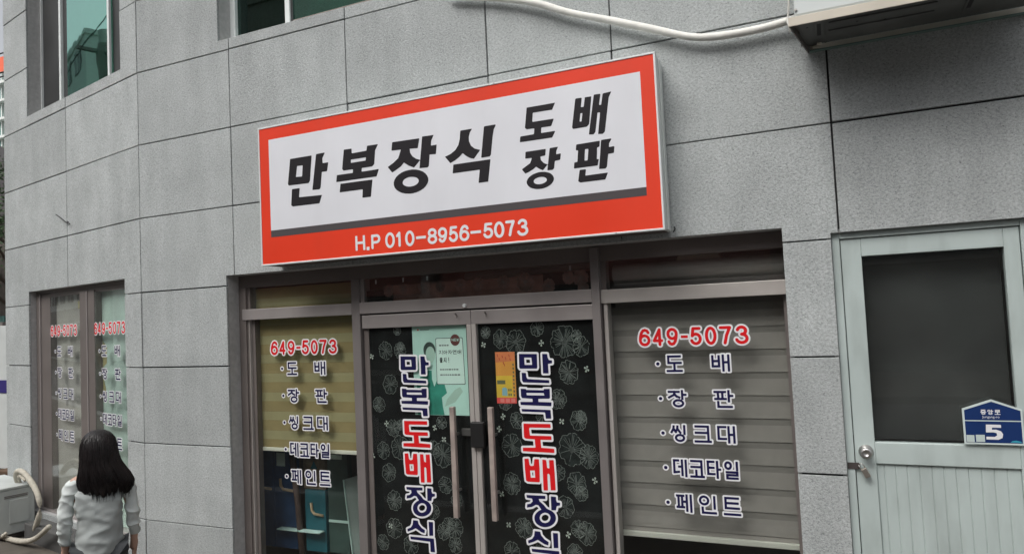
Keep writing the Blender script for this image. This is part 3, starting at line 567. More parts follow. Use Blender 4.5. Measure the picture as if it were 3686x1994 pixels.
# print sits on a dark strip of film across the lower part of the transom
onebox('floral_film', F, (2.08, 2.30, 1.9195, 2.00, -.156, -.153), FLM, TC); onebox('floral_film', F, (3.42, 3.7515, 1.9195, 2.035, -.156, -.153), FLM, TC)
onebox('floral_film', F, (2.302, 3.418, 1.9195, 2.026, -.156, -.153), mat('red reflection film', (.19, .095, .075), .6, var=.45, vscale=7), TC)  # middle strip carries the transom's reddish reflection as its colour
tag(mb.build('flower_print', (mat('dim print line', (.13, .11, .10), .7), mat('reddish petal print', (.17, .09, .075), .7, var=.4, vscale=25), mat('dim flower heart', (.14, .11, .10), .7)), TC), kind='stuff')

# ------------------------------------------------------------------ posters behind the door glass
MINT = mat('mint poster paper', (.46, .70, .61), .5, var=.06, vscale=4)
def flat(parent, name, pts, d, m):
    b = MB(F); b.sheet(pts, d); return b.build(name, m, parent)
def disc(cx, cz, rx, rz, n=24): return [(cx+rx*cos(2*pi*i/n), cz+rz*sin(2*pi*i/n)) for i in range(n)]
b = MB(F); b.box(2.447, 2.862, 1.143, 1.7355, -.1465, -.1455)
PO = b.build('poster', MINT); tag(PO, 'mint green paper poster of a person in green, inside the left door leaf', 'poster')
d = -.1452
SKIN = mat('printed skin', (.38, .55, .46), .5); HAIRP = mat('printed hair', (.035, .06, .05), .5); GRN = mat('printed green shirt', (.03, .25, .18), .5, var=.25, vscale=12)
flat(PO, 'printed_clothing', [(2.47, 1.145), (2.47, 1.34), (2.50, 1.40), (2.535, 1.44), (2.60, 1.44), (2.64, 1.40), (2.68, 1.36), (2.70, 1.29), (2.66, 1.26), (2.665, 1.20), (2.675, 1.145)], d, GRN)
flat(PO, 'printed_collar', [(2.59, 1.46), (2.635, 1.45), (2.63, 1.38), (2.605, 1.33), (2.59, 1.38)], d+.0003, MINT)
flat(PO, 'printed_hair', disc(2.578, 1.575, .047, .055), d, HAIRP)
flat(PO, 'printed_face', disc(2.584, 1.545, .036, .055), d+.0003, SKIN)
flat(PO, 'printed_hand', [(2.70, 1.25), (2.76, 1.31), (2.80, 1.33), (2.82, 1.30), (2.76, 1.23), (2.68, 1.20)], d+.0002, SKIN)
flat(PO, 'printed_card_edge', [(2.632, 1.345), (2.838, 1.345), (2.842, 1.352), (2.835, 1.648), (2.828, 1.654), (2.634, 1.654), (2.628, 1.648), (2.626, 1.352)], d+.0004, mat('printed dark line', (.04, .06, .055), .5))
flat(PO, 'printed_card', [(2.636, 1.349), (2.834, 1.349), (2.838, 1.355), (2.831, 1.645), (2.825, 1.650), (2.638, 1.650), (2.632, 1.645), (2.630, 1.355)], d+.0007, mat('pale printed card', (.62, .80, .72), .5))
flat(PO, 'printed_badge', disc(2.778, 1.638, .036, .038), d+.001, mat('maroon badge', (.12, .035, .03), .5))
flat(PO, 'printed_logo', disc(2.494, 1.713, .006, .006), d+.0003, RED)
GP = mat('grey print', (.13, .17, .155), .5)
def word(txt, x0, x1, z0, z1, gap, t, dd, m, parent, f=F, res=1.2):
    n = len(txt); wdt = (x1-x0-gap*(n-1))/n
    for i, ch in enumerate(txt):
        if ch == ' ': continue
        a = x0+i*(wdt+gap); letter(stroke(ch, a, a+wdt, z0, z1, t), f, dd, (m,), parent, res=res, name='printed_letter')
word('NEW', 2752, 2805, 1630, 1648, 3, 3, d+.0013, MINT, PO)
word('지아자연애', 2652, 2820, 1545, 1573, 4, 3.6, d+.001, HAIRP, PO)
word('출시!', 2655, 2735, 1490, 1525, 6, 5, d+.001, HAIRP, PO)
b = MB(F)
for z, w in ((1.60, .06), (1.44, .14), (1.405, .14)):
    x = 2.655
    while x < 2.655+w: q = random.uniform(.008, .02); b.sheet([(x, z), (x+q, z), (x+q, z+.009), (x, z+.009)], d+.001); x += q+.005
x = 2.512
while x < 2.58: b.sheet([(x, 1.709), (x+.006, 1.709), (x+.006, 1.716), (x, 1.716)], d+.001); x += .009
b.build('printed_text', GP, PO)
b = MB(F); b.box(3.066, 3.2035, 1.225, 1.552, -.1465, -.1455)
OP = b.build('poster', mat('orange yellow poster', (.72, .33, .06), .5, var=.1, vscale=5)); tag(OP, 'small orange and yellow poster with a red foot, inside the right door leaf', 'poster')
flat(OP, 'printed_band', [(3.066, 1.4), (3.18, 1.4), (3.18, 1.262), (3.066, 1.262)], d, mat('yellow print', (.70, .48, .05), .5, var=.1))
flat(OP, 'printed_head', [(3.066, 1.552), (3.2035, 1.552), (3.2035, 1.495), (3.066, 1.485)], d, mat('orange print', (.66, .21, .08), .5, var=.15))
flat(OP, 'printed_foot', [(3.066, 1.225), (3.2035, 1.225), (3.2035, 1.262), (3.066, 1.262)], d, mat('red print', (.72, .08, .07), .5))
b = MB(F)
for i in range(3): b.sheet([(3.09+i*.038, 1.231), (3.118+i*.038, 1.231), (3.118+i*.038, 1.256), (3.09+i*.038, 1.256)], d+.0003)
b.build('printed_square', mat('pink print', (.75, .22, .2), .5), OP)
b = MB(F); b.poly([(3.104, 1.275), (3.142, 1.272), (3.142, 1.318), (3.125, 1.328), (3.106, 1.322)], d, d+.0003); b.build('printed_can', mat('blue print', (.22, .42, .48), .5), OP)
b = MB(F)
for (x, z) in ((3.078, 1.538), (3.09, 1.515), (3.112, 1.53), (3.118, 1.49), (3.124, 1.478), (3.135, 1.52), (3.16, 1.535), (3.166, 1.512)): b.poly([(x, z), (x+.005, z), (x+.009, z-.016), (x+.004, z-.016)], d+.0002, d+.0005)
b.build('printed_letter', mat('dark red print', (.42, .03, .03), .5), OP)
b = MB(F)
for k in range(9): x = 3.183; z = 1.475-k*.024; b.sheet([(x, z), (x+.011, z+.003), (x+.013, z-.010), (x+.004, z-.013)], d+.0004)
for k in range(2):
    for q in range(2): b.sheet([(3.148+q*.014, 1.318-k*.03), (3.158+q*.014, 1.318-k*.03), (3.158+q*.014, 1.303-k*.03), (3.148+q*.014, 1.303-k*.03)], d+.0004)
b.sheet([(3.072, 1.372), (3.13, 1.372), (3.13, 1.347), (3.072, 1.347)], d+.0003)
b.build('printed_text', mat('olive print', (.13, .14, .07), .5), OP)

# ------------------------------------------------------------------ blinds behind the windows
def roman(x0, x1, ztop, zbot, pitch, phase, m, m2, dep):
    t = thing('window_blind', ((x0+x1)/2, -dep, zbot), 'warm grey pleated blind lowered behind the right shop window', 'blind')
    z = ztop
    while z > zbot+.012:
        zn = max(z-pitch, zbot+.012)
        b = MB(F); n = 6; P = []
        for i in range(n+1):
            s = i/n; zz = z+(zn-.008-z)*s if zn > zbot+.02 else z+(zn-z)*s
            P.append((zz, dep+.006+.0045*s**1.6))
        for i in range(n):
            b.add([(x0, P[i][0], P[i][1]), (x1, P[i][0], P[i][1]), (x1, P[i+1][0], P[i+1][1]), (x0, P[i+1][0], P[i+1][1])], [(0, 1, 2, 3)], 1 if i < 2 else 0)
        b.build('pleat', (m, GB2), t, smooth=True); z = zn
    onebox('bottom_rail', F, (x0, x1, zbot-.018, zbot+.012, dep, dep+.03), m2, t, .003)
    return t
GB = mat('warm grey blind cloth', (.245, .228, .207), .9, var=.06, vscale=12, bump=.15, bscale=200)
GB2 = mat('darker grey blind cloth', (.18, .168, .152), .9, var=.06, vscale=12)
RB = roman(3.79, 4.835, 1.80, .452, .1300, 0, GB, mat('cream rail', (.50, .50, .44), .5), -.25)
b = MB(F); b.tube([(3.85, 2.005, -.27), (4.83, 2.005, -.27)], .058, 20); o = b.build('roller_tube', mat('grey roller cloth', (.30, .29, .27), .85, var=.08), RB, smooth=False)
onebox('head_rail', F, (3.85, 4.83, 1.895, 1.935, -.30, -.23), mat('dim rail', (.10, .085, .08), .7), RB)
onebox('cloth', F, (3.85, 4.83, 1.80, 1.955, -.262, -.252), mat('dim grey blind cloth', (.22, .20, .185), .9), RB)
YA, YB = mat('olive ochre blind stripe', (.27, .215, .095), .9, var=.06, vscale=10), mat('pale olive blind stripe', (.30, .272, .14), .9, var=.06, vscale=10)
YT = thing('window_blind', (1.42, .2, .85), 'olive and ochre striped roller blind half lowered behind the left shop window', 'blind')
z = 2.075; k = 0
while z > .875:
    zn = max(z-(.065 if k % 2 else .078), .87)
    onebox('stripe', F, (.985, 1.96, zn, z-.0004, -.205+(.001 if k % 2 else 0), -.203+(.001 if k % 2 else 0)), YB if k % 2 else YA, YT); z = zn; k += 1
onebox('bottom_rail', F, (.985, 1.965, .842, .870, -.210, -.195), mat('white blind rail', (.62, .62, .52), .45), YT, .004)

# ------------------------------------------------------------------ goods in the left window
def book(x0, x1, z0, z1, dep, m, label, tab=True, bar=True):
    t = onebox('sample_book', F, (x0, x1, z0, z1, dep-.05, dep), m, None, .004); tag(t, label, 'sample book', 'wallpaper sample books standing in the left window')
    if tab: onebox('label_tab', F, (x0+.03, x0+.115, z1-.115, z1-.012, dep+.0005, dep+.003), mat('pale label card', (.72, .88, .80), .6), t)
    if bar:
        b = MB(F); zz = z0+(z1-z0)*.60; b.tube([(x0+.07, zz+.09, dep+.010), (x0+.075, zz+.035, dep+.012), (x0+.10, zz+.008, dep+.012), (x1-.02, zz, dep+.010)], .011, 8); b.build('carry_strap', mat('tan strap', (.36, .27, .16), .6), t, smooth=True)
    return t
BK = mat('navy book cover', (.022, .060, .14), .35, var=.3, vscale=6); TE = mat('teal book cover', (.018, .12, .15), .35, var=.25, vscale=6); DG = mat('dark green board', (.04, .075, .065), .45, var=.3, vscale=4)
book(.675, .905, .03, .79, -.45, BK, 'navy sample book farthest left under the striped blind')
book(.912, 1.13, .03, .785, -.45, BK, 'navy sample book left of the brown pole, with pale tab')
book(1.215, 1.415, .03, .50, -.45, TE, 'teal sample book right of the brown pole', tab=False)
t = onebox('cardboard_box', F, (1.20, 1.41, .505, .73, -.52, -.46), mat('tan printed box', (.16, .13, .085), .7, var=.5, vscale=14), None); tag(t, 'dim tan box with a dark triangle on top of the teal sample book', 'box')
b = MB(F); b.poly([(1.27, .66), (1.34, .66), (1.305, .72)], -.4598, -.459); b.build('printed_triangle', TE, t)
t = onebox('board', F, (1.425, 1.615, .03, .80, -.53, -.47), DG, None, .003); tag(t, 'dark green upright board beside the leaning grey board', 'board')
onebox('label_tab', F, (1.44, 1.57, .74, .775, -.4695, -.466), mat('pale label card', (.72, .88, .80), .6), t)
onebox('metal_edge', F, (1.43, 1.612, .262, .280, -.4695, -.462), mat('green white edge', (.5, .68, .62), .5), t)
b = MB(F); b.tube([(1.115, .80, -.43), (1.165, .40, -.425), (1.205, GZ+.03, -.42)], .024, 14); t = b.build('pole', mat('dull brown pole', (.085, .055, .045), .6, var=.25, vscale=10), smooth=True); tag(t, 'dull brown pole leaning between the sample books', 'pole')
b = MB(F); b.poly([(1.615, .60), (1.735, .635), (1.83, GZ+.03), (1.69, GZ+.03)], -.46, -.43); t = b.build('board', mat('grey green board', (.22, .27, .25), .55, var=.1)); tag(t, 'grey green board leaning at the right of the left window', 'board')
b = MB(F); b.poly([(1.610, .60), (1.617, .60), (1.695, GZ+.03), (1.686, GZ+.03)], -.43, -.418); b.build('board_edge', mat('green white edge', (.5, .68, .62), .5), t)
for x in (.985, 1.2):
    t = onebox('low_shelf', F, (x, x+.205, .19, .20, -.44, -.38), mat('green white edge', (.5, .68, .62), .5), None, .002); tag(t, 'pale shelf strip '+('left' if x < 1 else 'right')+' of the pole, in front of the sample books', 'shelf')
# things seen dimly through the transoms, and a red board added for the reflection
t = thing('wall_appliance', (4.40, .42, 2.02), 'beige rounded appliance dimly seen through the right transom', 'appliance')  # wall-mounted appliance of unidentified type
b = MB(F); pts = [(4.22, 2.02), (4.235, 2.085), (4.27, 2.115), (4.40, 2.125), (4.46, 2.115), (4.50, 2.05), (4.52, 2.02)]; b.poly(pts, -.42, -.28); b.build('casing', mat('dim beige plastic', (.5, .44, .34), .6), t, bevel=.01)
b = MB(F); b.poly([(4.29, 2.128), (4.47, 2.128), (4.47, 2.14), (4.29, 2.14)], -.42, -.33); b.build('bracket', ALUD, t)
t = onebox('reflection_board', F, (2.10, 3.70, 2.00, 2.20, -.62, -.60), mat('reflection board red', (.34, .18, .15), .7, var=.5, vscale=3), None); tag(t, 'added dark red board giving the centre transom its reddish reflection', 'board')  # board added to give the transom its reddish reflection
b = MB(F); b.tube([(2.78, 2.058, -.34), (3.74, 2.085, -.30)], .03, 14); t = b.build('ceiling_pipe', mat('dim grey pipe', (.5, .5, .48), .6)); tag(t, 'dim grey pipe running behind the centre transom', 'pipe')

# ------------------------------------------------------------------ the shop sign
SG = thing('shop_sign', (2.86, -.1, 2.20), 'red and white box sign with large black Korean lettering over the shopfront', 'sign')
SX0, SX1, SZ0, SZ1, SD = 1.452, 4.272, 2.205, 3.178, .19
onebox('cabinet', F, (SX0+.004, SX1-.004, SZ0+.004, SZ1-.004, .012, SD-.012), CAB, SG, .006)
for q in ((SX0, SX1, SZ1-.011, SZ1, SD-.03, SD+.004), (SX0, SX1, SZ0, SZ0+.011, SD-.03, SD+.004), (SX0, SX0+.011, SZ0+.0112, SZ1-.0112, SD-.03, SD+.004), (SX1-.011, SX1, SZ0+.0112, SZ1-.0112, SD-.03, SD+.004)):
    onebox('frame', F, q, WHITEF, SG, .002)
for z0, z1 in ((2.26, 2.30), (3.08, 3.12)): onebox('side_seam', F, (SX1-.0035, SX1-.0005, z0, z1, .05, .10), CAB, SG)
onebox('side_rib', F, (SX1-.0035, SX1+.003, SZ0+.01, SZ1-.01, .085, .105), CAB, SG, .002)
onebox('underside_shade', F, (SX0+.02, SX1-.02, SZ0+.0005, SZ0+.0036, .02, SD-.032), mat('underside shade brown', (.10, .085, .08), .7, var=.2), SG)  # underside shade and brown reflection put into the sheet's colour
for x in (1.9, 2.6, 3.3, 4.0):
    for z in (SZ0+.0055, SZ1-.0055): onebox('screw', F, (x, x+.006, z-.003, z+.003, SD+.0038, SD+.0055), STEEL, SG)
onebox('face_sheet', F, (SX0+.0112, SX1-.0112, SZ0+.0112, SZ1-.0112, SD-.010, SD), SRED, SG)
flat(SG, 'white_panel', [(1.545, 2.446), (4.184, 2.446), (4.184, 3.083), (1.545, 3.083)], SD+.0006, SWHITE)
flat(SG, 'grey_stripe', [(1.545, 2.399), (4.184, 2.399), (4.184, 2.4458), (1.545, 2.4458)], SD+.0006, SGREY)
for k in SIGN: letter(SIGN[k], F, SD+.0012, (BLACKV, SWHITE), SG, halo=0, res=4.5)
for ch, a, c, z0, z1 in PHONE:
    if ch == '.': z0, z1, a, c = 2246, 2268, 2340, 2362
    letter(stroke(ch, a, c, z0, z1, 17 if ch not in '.' else 22), F, SD+.0012, (mat('white print', (.76, .76, .78), .45),), SG, res=2.6, name='number')
b = MB(F); b.tube([(4.285, 2.235, .004), (4.292, 2.222, .02), (4.284, 2.205, .03)], .004); tag(b.build('cable_stub', BLK), 'short black cable end at the lower right corner of the sign', 'cable')

# ------------------------------------------------------------------ air conditioner on the wall, its pipe
AC = thing('air_conditioner', (5.35, -.28, 3.08), 'white outdoor air conditioner on a cream steel bracket high on the right', 'air conditioner')
CRM = mat('cream painted steel', (.62, .57, .48), .5, var=.06, dirt=.15); ACW = mat('white painted casing', (.62, .66, .65), .45, var=.03, vscale=3)
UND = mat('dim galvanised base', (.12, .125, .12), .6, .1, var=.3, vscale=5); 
onebox('casing', F, (4.985, 5.99, 3.122, 3.70, .11, .435), ACW, AC, .012)
b = MB(F); b.box(4.957, 6.40, 3.078, 3.120, .440, .446); b.box(4.957, 6.40, 3.1145, 3.120, .400, .4398); b.build('front_bar', CRM, AC, .0015)
DIM = mat('shaded bracket steel', (.17, .16, .15), .6, var=.2)  # bracket steel darkened in colour for the shadow under the unit
b = MB(F)
for a, w_, z0, z1 in ((0, .006, 3.078, 3.118), (.0062, .040, 3.112, 3.1175)):
    P8 = [(4.957+a, z, .4395) for z in (z0, z1)]+[(4.957+a+w_, z, .4395) for z in (z0, z1)]+[(5.03+a, z, .004) for z in (z0, z1)]+[(5.03+a+w_, z, .004) for z in (z0, z1)]
    b.add(P8, [(0, 1, 3, 2), (4, 6, 7, 5), (0, 4, 5, 1), (2, 3, 7, 6), (0, 2, 6, 4), (1, 5, 7, 3)])
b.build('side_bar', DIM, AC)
b = MB(F); b.box(6.394, 6.40, 3.078, 3.118, .012, .4395); b.build('side_bar', CRM, AC)
for (x, y, w) in ((5.055, .05, .03), (5.075, .09, .022)): onebox('clip', F, (x, x+w, 3.084, 3.0925, y, y+.012), CRM, AC)
b = MB(F); b.box(5.04, 6.40, 3.0832, 3.116, .004, .010); b.build('rear_bar', CRM, AC)
b = MB(F); b.box(5.04, 6.40, 3.078, 3.083, .004, .036); b.build('rear_flange', mat('teal grey steel', (.17, .25, .23), .6), AC)
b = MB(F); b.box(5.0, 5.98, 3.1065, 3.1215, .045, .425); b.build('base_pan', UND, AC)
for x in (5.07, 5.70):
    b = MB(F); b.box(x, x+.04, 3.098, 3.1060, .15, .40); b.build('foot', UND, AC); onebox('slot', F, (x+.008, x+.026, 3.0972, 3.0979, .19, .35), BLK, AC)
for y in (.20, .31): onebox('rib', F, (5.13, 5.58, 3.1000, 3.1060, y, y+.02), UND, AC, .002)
for (x, y) in ((5.03, .30), (5.25, .26), (5.37, .22), (5.38, .36), (5.70, .3)): onebox('drain_hole', F, (x, x+.010, 3.1055, 3.1062, y, y+.010), BLK, AC)
b = MB(F)
R0, R1 = .235, .215; cx, cz = 5.255, 3.445; n = 40
for i in range(n):
    a0, a1 = 2*pi*i/n, 2*pi*(i+1)/n
    b.add([(cx+R0*cos(a0), cz+R0*sin(a0), .4362), (cx+R0*cos(a1), cz+R0*sin(a1), .4362), (cx+R1*cos(a1), cz+R1*sin(a1), .4362), (cx+R1*cos(a0), cz+R1*sin(a0), .4362)], [(0, 1, 2, 3)])
b.build('fan_ring', BLK, AC)
b = MB(F)
for k in range(1, 8): b.tube([(cx+k*.027*cos(t), cz+k*.027*sin(t), .439) for t in [2*pi*i/28 for i in range(29)]], .0016, 5, caps=False)
b.build('fan_guard', ACW, AC)
onebox('bolt', F, (4.985, 4.999, 3.150, 3.158, .436, .442), STEEL, AC)
PIPEM = mat('white pipe wrap', (.78, .77, .72), .55, var=.10, vscale=14, bump=.8, bscale=22, dirt=.25)
pp = [(2.9, 3.86, .04), (3.18, 3.79, .04), (3.405, 3.718, .045), (3.516, 3.678, .05), (3.60, 3.640, .05), (3.674, 3.597, .05), (3.75, 3.560, .05), (3.828, 3.527, .05), (3.92, 3.492, .05), (4.005, 3.457, .05), (4.09, 3.420, .05), (4.177, 3.384, .05), (4.286, 3.337, .05), (4.345, 3.310, .05), (4.395, 3.290, .05), (4.45, 3.268, .05), (4.502, 3.255, .05), (4.56, 3.247, .05), (4.612, 3.243, .05), (4.67, 3.240, .05), (4.736, 3.239, .05), (4.80, 3.240, .05), (4.857, 3.243, .05), (4.93, 3.249, .055), (5.02, 3.255, .07), (5.10, 3.26, .13)]
b = MB(F); b.tube(pp, .0215, 14, radii=[.0215+random.uniform(-.0016, .0016) for _ in pp]); t = b.build('insulated_pipe', PIPEM, smooth=True); tag(t, 'thick white wrapped pipe sagging across the wall to the air conditioner', 'pipe')
sm = t.modifiers.new('smooth', 'SUBSURF'); sm.levels = 1; sm.render_levels = 1
b = MB(F); b.tube([(4.964, 3.6, .12), (4.962, 3.42, .11), (4.955, 3.30, .11), (4.945, 3.235, .10), (4.955, 3.17, .12)], .007, 8); t = b.build('cable', PIPEM, smooth=True); tag(t, 'thin white cable hanging down the left side of the air conditioner', 'cable')

# ------------------------------------------------------------------ upper windows
WP = mat('white upvc frame', (.74, .78, .77), .4, var=.04)
UM = onebox('upper_window', F, (.9, 3.04, 3.9855, 4.028, -.2, -.135), WP, BLD, .003); UM['label'] = 'upper window on the front wall with a dark green left pane'
for q in ((.893, .945, 4.0282, 5.59, -.2, -.130), (1.452, 1.497, 4.0282, 5.59, -.2, -.120), (3.0, 3.049, 4.0282, 5.59, -.2, -.135)): onebox('frame', F, q, WP, UM, .003)
onebox('pane', F, (.945, 1.452, 4.0282, 5.59, -.165, -.160), DGREEN, UM); onebox('sash_strip', F, (1.4972, 1.515, 4.0282, 5.59, -.165, -.135), DARKP, UM)
onebox('sash_strip', F, (1.5152, 3.0, 4.0282, 4.065, -.165, -.132), mat('brown reflection strip', (.20, .165, .145), .5, .2), UM, .003)  # brownish reflection at the foot of the pane, built as a solid strip
onebox('pane', F, (1.5152, 3.0, 4.0652, 5.59, -.150, -.145), GREEN, UM)
onebox('curtain', F, (.95, 3.0, 4.03, 5.55, -.30, -.29), mat('dim upstairs curtain', (.50, .54, .52), .9, var=.3), UM)
Q = W_fac
UF = onebox('upper_window', Q, (-2.26, -1.730, 4.001, 5.59, -.165, -.150), DARKP, BLD); UF['label'] = 'tall upper window on the angled wall with green tinted sash'
onebox('frame', Q, (-2.261, -2.245, 4.001, 5.59, -.2, -.13), WP, UF)
onebox('frame', Q, (-1.792, -1.752, 4.002, 5.59, -.150, -.118), WP, UF, .004)
onebox('sash_strip', Q, (-1.7518, -1.655, 4.002, 5.59, -.160, -.145), DARKP, UF)
onebox('pane', Q, (-1.655, -.790, 4.002, 5.59, -.145, -.140), GREEN, UF)
onebox('frame', Q, (-.7898, -.755, 4.002, 5.59, -.150, -.125), WP, UF, .004)
onebox('pane', Q, (-.7548, -.281, 4.002, 5.59, -.165, -.160), DARKP, UF)
onebox('curtain', Q, (-2.2, -.3, 4.01, 5.55, -.30, -.29), mat('dim upstairs curtain', (.50, .54, .52), .9, var=.3), UF)

# ------------------------------------------------------------------ lower window on the angled wall
LF = onebox('shop_window', Q, (-2.261, -2.18, .12, 2.2295, -.17, -.064), ALUD, BLD, .003); LF['label'] = 'two pane side window on the angled wall, covered with small lettering'
for q, m in (((-2.1795, -2.165, .12, 2.20, -.16, -.060), ALU), ((-2.1648, -1.955, .12, 2.20, -.17, -.075), ALUD), ((-1.268, -1.13, .12, 2.18, -.16, -.058), ALUD), ((-1.1298, -1.115, .12, 2.18, -.16, -.055), ALU), ((-1.1148, -.99, .12, 2.18, -.16, -.064), ALUD),
          ((-.30, -.2785, .12, 2.20, -.16, -.064), ALUD), ((-2.18, -.279, 2.205, 2.2295, -.17, -.064), ALUD), ((-1.955, -.30, 2.16, 2.2048, -.17, -.075), ALUD), ((-2.2, -.28, .10, .118, -.17, -.05), ALU)): onebox('frame', Q, q, m, LF, .002)
onebox('pane', Q, (-1.955, -1.268, .12, 2.16, -.080, -.075), GLASSF, LF); onebox('pane', Q, (-.99, -.30, .12, 2.16, -.072, -.067), GLASSF, LF)
window_text(Q, -1946, -.0735, LF, .94, .85, .92, 212, 172); window_text(Q, -1000, -.0655, LF, .94, .85, .92, 212, 172)
onebox('stone_sill', Q, (-2.262, -.278, GZ, .099, -.2, -.019), mat('dark stone base', (.075, .075, .073), .8, var=.2), BLD)
c1 = onebox('inner_sheet', Q, (-1.96, -1.26, .12, 2.16, -.135, -.13), mat('grey brown paper', (.42, .41, .37), .8, var=.2, vscale=2.5), None); tag(c1, 'grey brown paper sheet behind the left pane of the side window', 'paper sheet')
c2 = onebox('inner_sheet', Q, (-.995, -.29, .12, 2.16, -.135, -.13), mat('pale green paper', (.50, .64, .57), .8, var=.22, vscale=3.0), None); tag(c2, 'pale green paper sheet behind the right pane of the side window', 'paper sheet')
b = MB(Q); b.poly([(-.985, 1.73), (-.90, 1.66), (-.91, 1.52), (-.985, 1.48)], -.129, -.1285); b.poly([(-.985, 1.40), (-.93, 1.30), (-.92, 1.2), (-.985, 1.2)], -.129, -.1285); b.build('yellow_patch', mat('dull yellow paper', (.40, .36, .16), .8, var=.2), c2)
b = MB(Q); b.poly([(-1.48, 2.10), (-1.30, 2.12), (-1.31, 2.04), (-1.47, 2.03)], -.129, -.1285); b.build('yellow_patch', mat('dull yellow paper', (.40, .36, .16), .8, var=.2), c1)

# wire stub poking out of a joint
b = MB(Q); b.tube([(-1.52, 2.915, .03), (-1.44, 2.88, .028), (-1.36, 2.835, .02), (-1.335, 2.815, .006), (-1.30, 2.825, .02), (-1.25, 2.812, .03), (-1.23, 2.79, .03)], .0045, 6)
tag(b.build('wire', BLK, smooth=True), 'bent thin dark wire poking out of a joint on the angled wall', 'wire')
b = MB(F); b.tube([(2.084, .0, 0), (2.084, .0, .001)], .001)

# ------------------------------------------------------------------ white side door, plate, padlock
PD = mat('pale mint painted door', (.465, .535, .518), .5, var=.06, vscale=3, dirt=.35, dscale=6, coat=.1)
WDR = onebox('side_door', F, (5.120, 5.214, GZ+.02, 2.095, -.085, -.040), PD, BLD, .003); WDR['label'] = 'pale mint painted side door with a dark glass pane'
for q in ((5.0795, 5.1165, GZ, 2.128, -.11, -.030), (5.8905, 5.924, GZ, 2.128, -.11, -.030), (5.1167, 5.8903, 2.0985, 2.128, -.11, -.030)): onebox('door_frame', F, q, PD, WDR, .003)
for q in ((5.2142, 5.822, 2.003, 2.095, -.085, -.040), (5.2142, 5.822, .958, 1.064, -.085, -.040), (5.822, 5.887, GZ+.02, 2.095, -.085, -.040), (5.2142, 5.822, GZ+.02, .12, -.085, -.040)): onebox('rail', F, q, PD, WDR, .003)
onebox('pane', F, (5.2142, 5.822, 1.0642, 2.0028, -.070, -.065), GLASST, WDR)
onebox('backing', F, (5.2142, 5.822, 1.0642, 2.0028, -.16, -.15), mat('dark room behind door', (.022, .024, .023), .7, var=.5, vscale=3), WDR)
x = 5.2144; xs = [5.2144, 5.249, 5.299, 5.350, 5.403, 5.457, 5.507, 5.558, 5.610, 5.662, 5.714, 5.766, 5.8218]
for a, c in zip(xs, xs[1:]):
    b = MB(F); b.poly([(a+.0003, .1202), (c-.0003, .1202), (c-.0003, .9578), (a+.0003, .9578)], -.062, -.0525); b.build('groove_board', PD, WDR, bevel=.0045)
onebox('groove_back', F, (5.2144, 5.8218, .1202, .9578, -.08, -.0560), PD, WDR)
b = MB(F)
def lathe(mb, cx, cz, prof, n=24):
    P = []
    for d, r in prof: P += [(cx+r*cos(2*pi*i/n), cz+r*sin(2*pi*i/n), d) for i in range(n)]
    fc = []
    for k in range(len(prof)-1): fc += [(k*n+i, k*n+(i+1) % n, (k+1)*n+(i+1) % n, (k+1)*n+i) for i in range(n)]
    fc.append(tuple(range((len(prof)-1)*n, len(prof)*n))); mb.add(P, fc)
lathe(b, 5.171, 1.018, [(-.040, .034), (-.034, .034), (-.030, .018), (-.014, .013), (-.008, .020), (.002, .027), (.014, .028), (.022, .022), (.0225, .011), (.019, .010), (.019, .001)])
b.build('door_knob', STEEL, WDR, smooth=True)
b = MB(F); b.box(5.082, 5.135, .930, .962, -.030, -.026); b.box(5.112, 5.140, .93, .955, -.0385, -.034); b.build('hasp', mat('dull hasp', (.12, .105, .10), .5, .6), WDR)
t = thing('padlock', (5.16, .02, .91), 'small brass and steel padlock hanging from the hasp of the side door', 'padlock')
b = MB(F); c0 = Vector((5.163, .916)); dx = Vector((.45, -.89)); nx = Vector((.89, .45))
b.poly([tuple(c0+dx*s*.024+nx*q*.014) for s, q in ((-1, -1), (1, -1), (1, 1), (-1, 1))], -.024, -.004); b.build('body', mat('dull brass steel', (.42, .38, .33), .35, .8), t, bevel=.004)
b = MB(F); b.tube([(5.143, .930, -.014), (5.132, .950, -.014), (5.138, .962, -.014), (5.152, .958, -.014), (5.160, .942, -.014)], .003, 8); b.build('shackle', STEEL, t, smooth=True)
# address plate
PL = MB(F); PLO = [(5.598, 1.072), (5.838, 1.072), (5.838, 1.238), (5.719, 1.284), (5.598, 1.240)]
PL.poly(PLO, -.030, -.024); PLT = PL.build('address_plate', mat('white plate edge', (.60, .68, .66), .4)); tag(PLT, 'blue house shaped address plate with a white number 5 on the side door', 'address plate')
BL = mat('blue plate enamel', (.008, .030, .125), .6, var=.06, spec=.2)
flat(PLT, 'upper_field', [(5.606, 1.186), (5.831, 1.186), (5.831, 1.232), (5.719, 1.274), (5.606, 1.233)], -.0235, BL)
flat(PLT, 'lower_field', [(5.606, 1.080), (5.831, 1.080), (5.831, 1.181), (5.606, 1.181)], -.0235, BL)
WPr = mat('white print', (.76, .76, .78), .45)
letter([('+', [(5690, 1166), (5750, 1166), (5750, 1152), (5714, 1152), (5712, 1142), (5730, 1143), (5748, 1136), (5756, 1122), (5752, 1104), (5736, 1096), (5688, 1096), (5688, 1109), (5722, 1109), (5732, 1116), (5730, 1127), (5718, 1130), (5688, 1129)])], F, -.0228, (WPr,), PLT, res=2, name='number')
word('중앙로', 5672, 5752, 1213, 1236, 5, 3.2, -.0228, WPr, PLT)
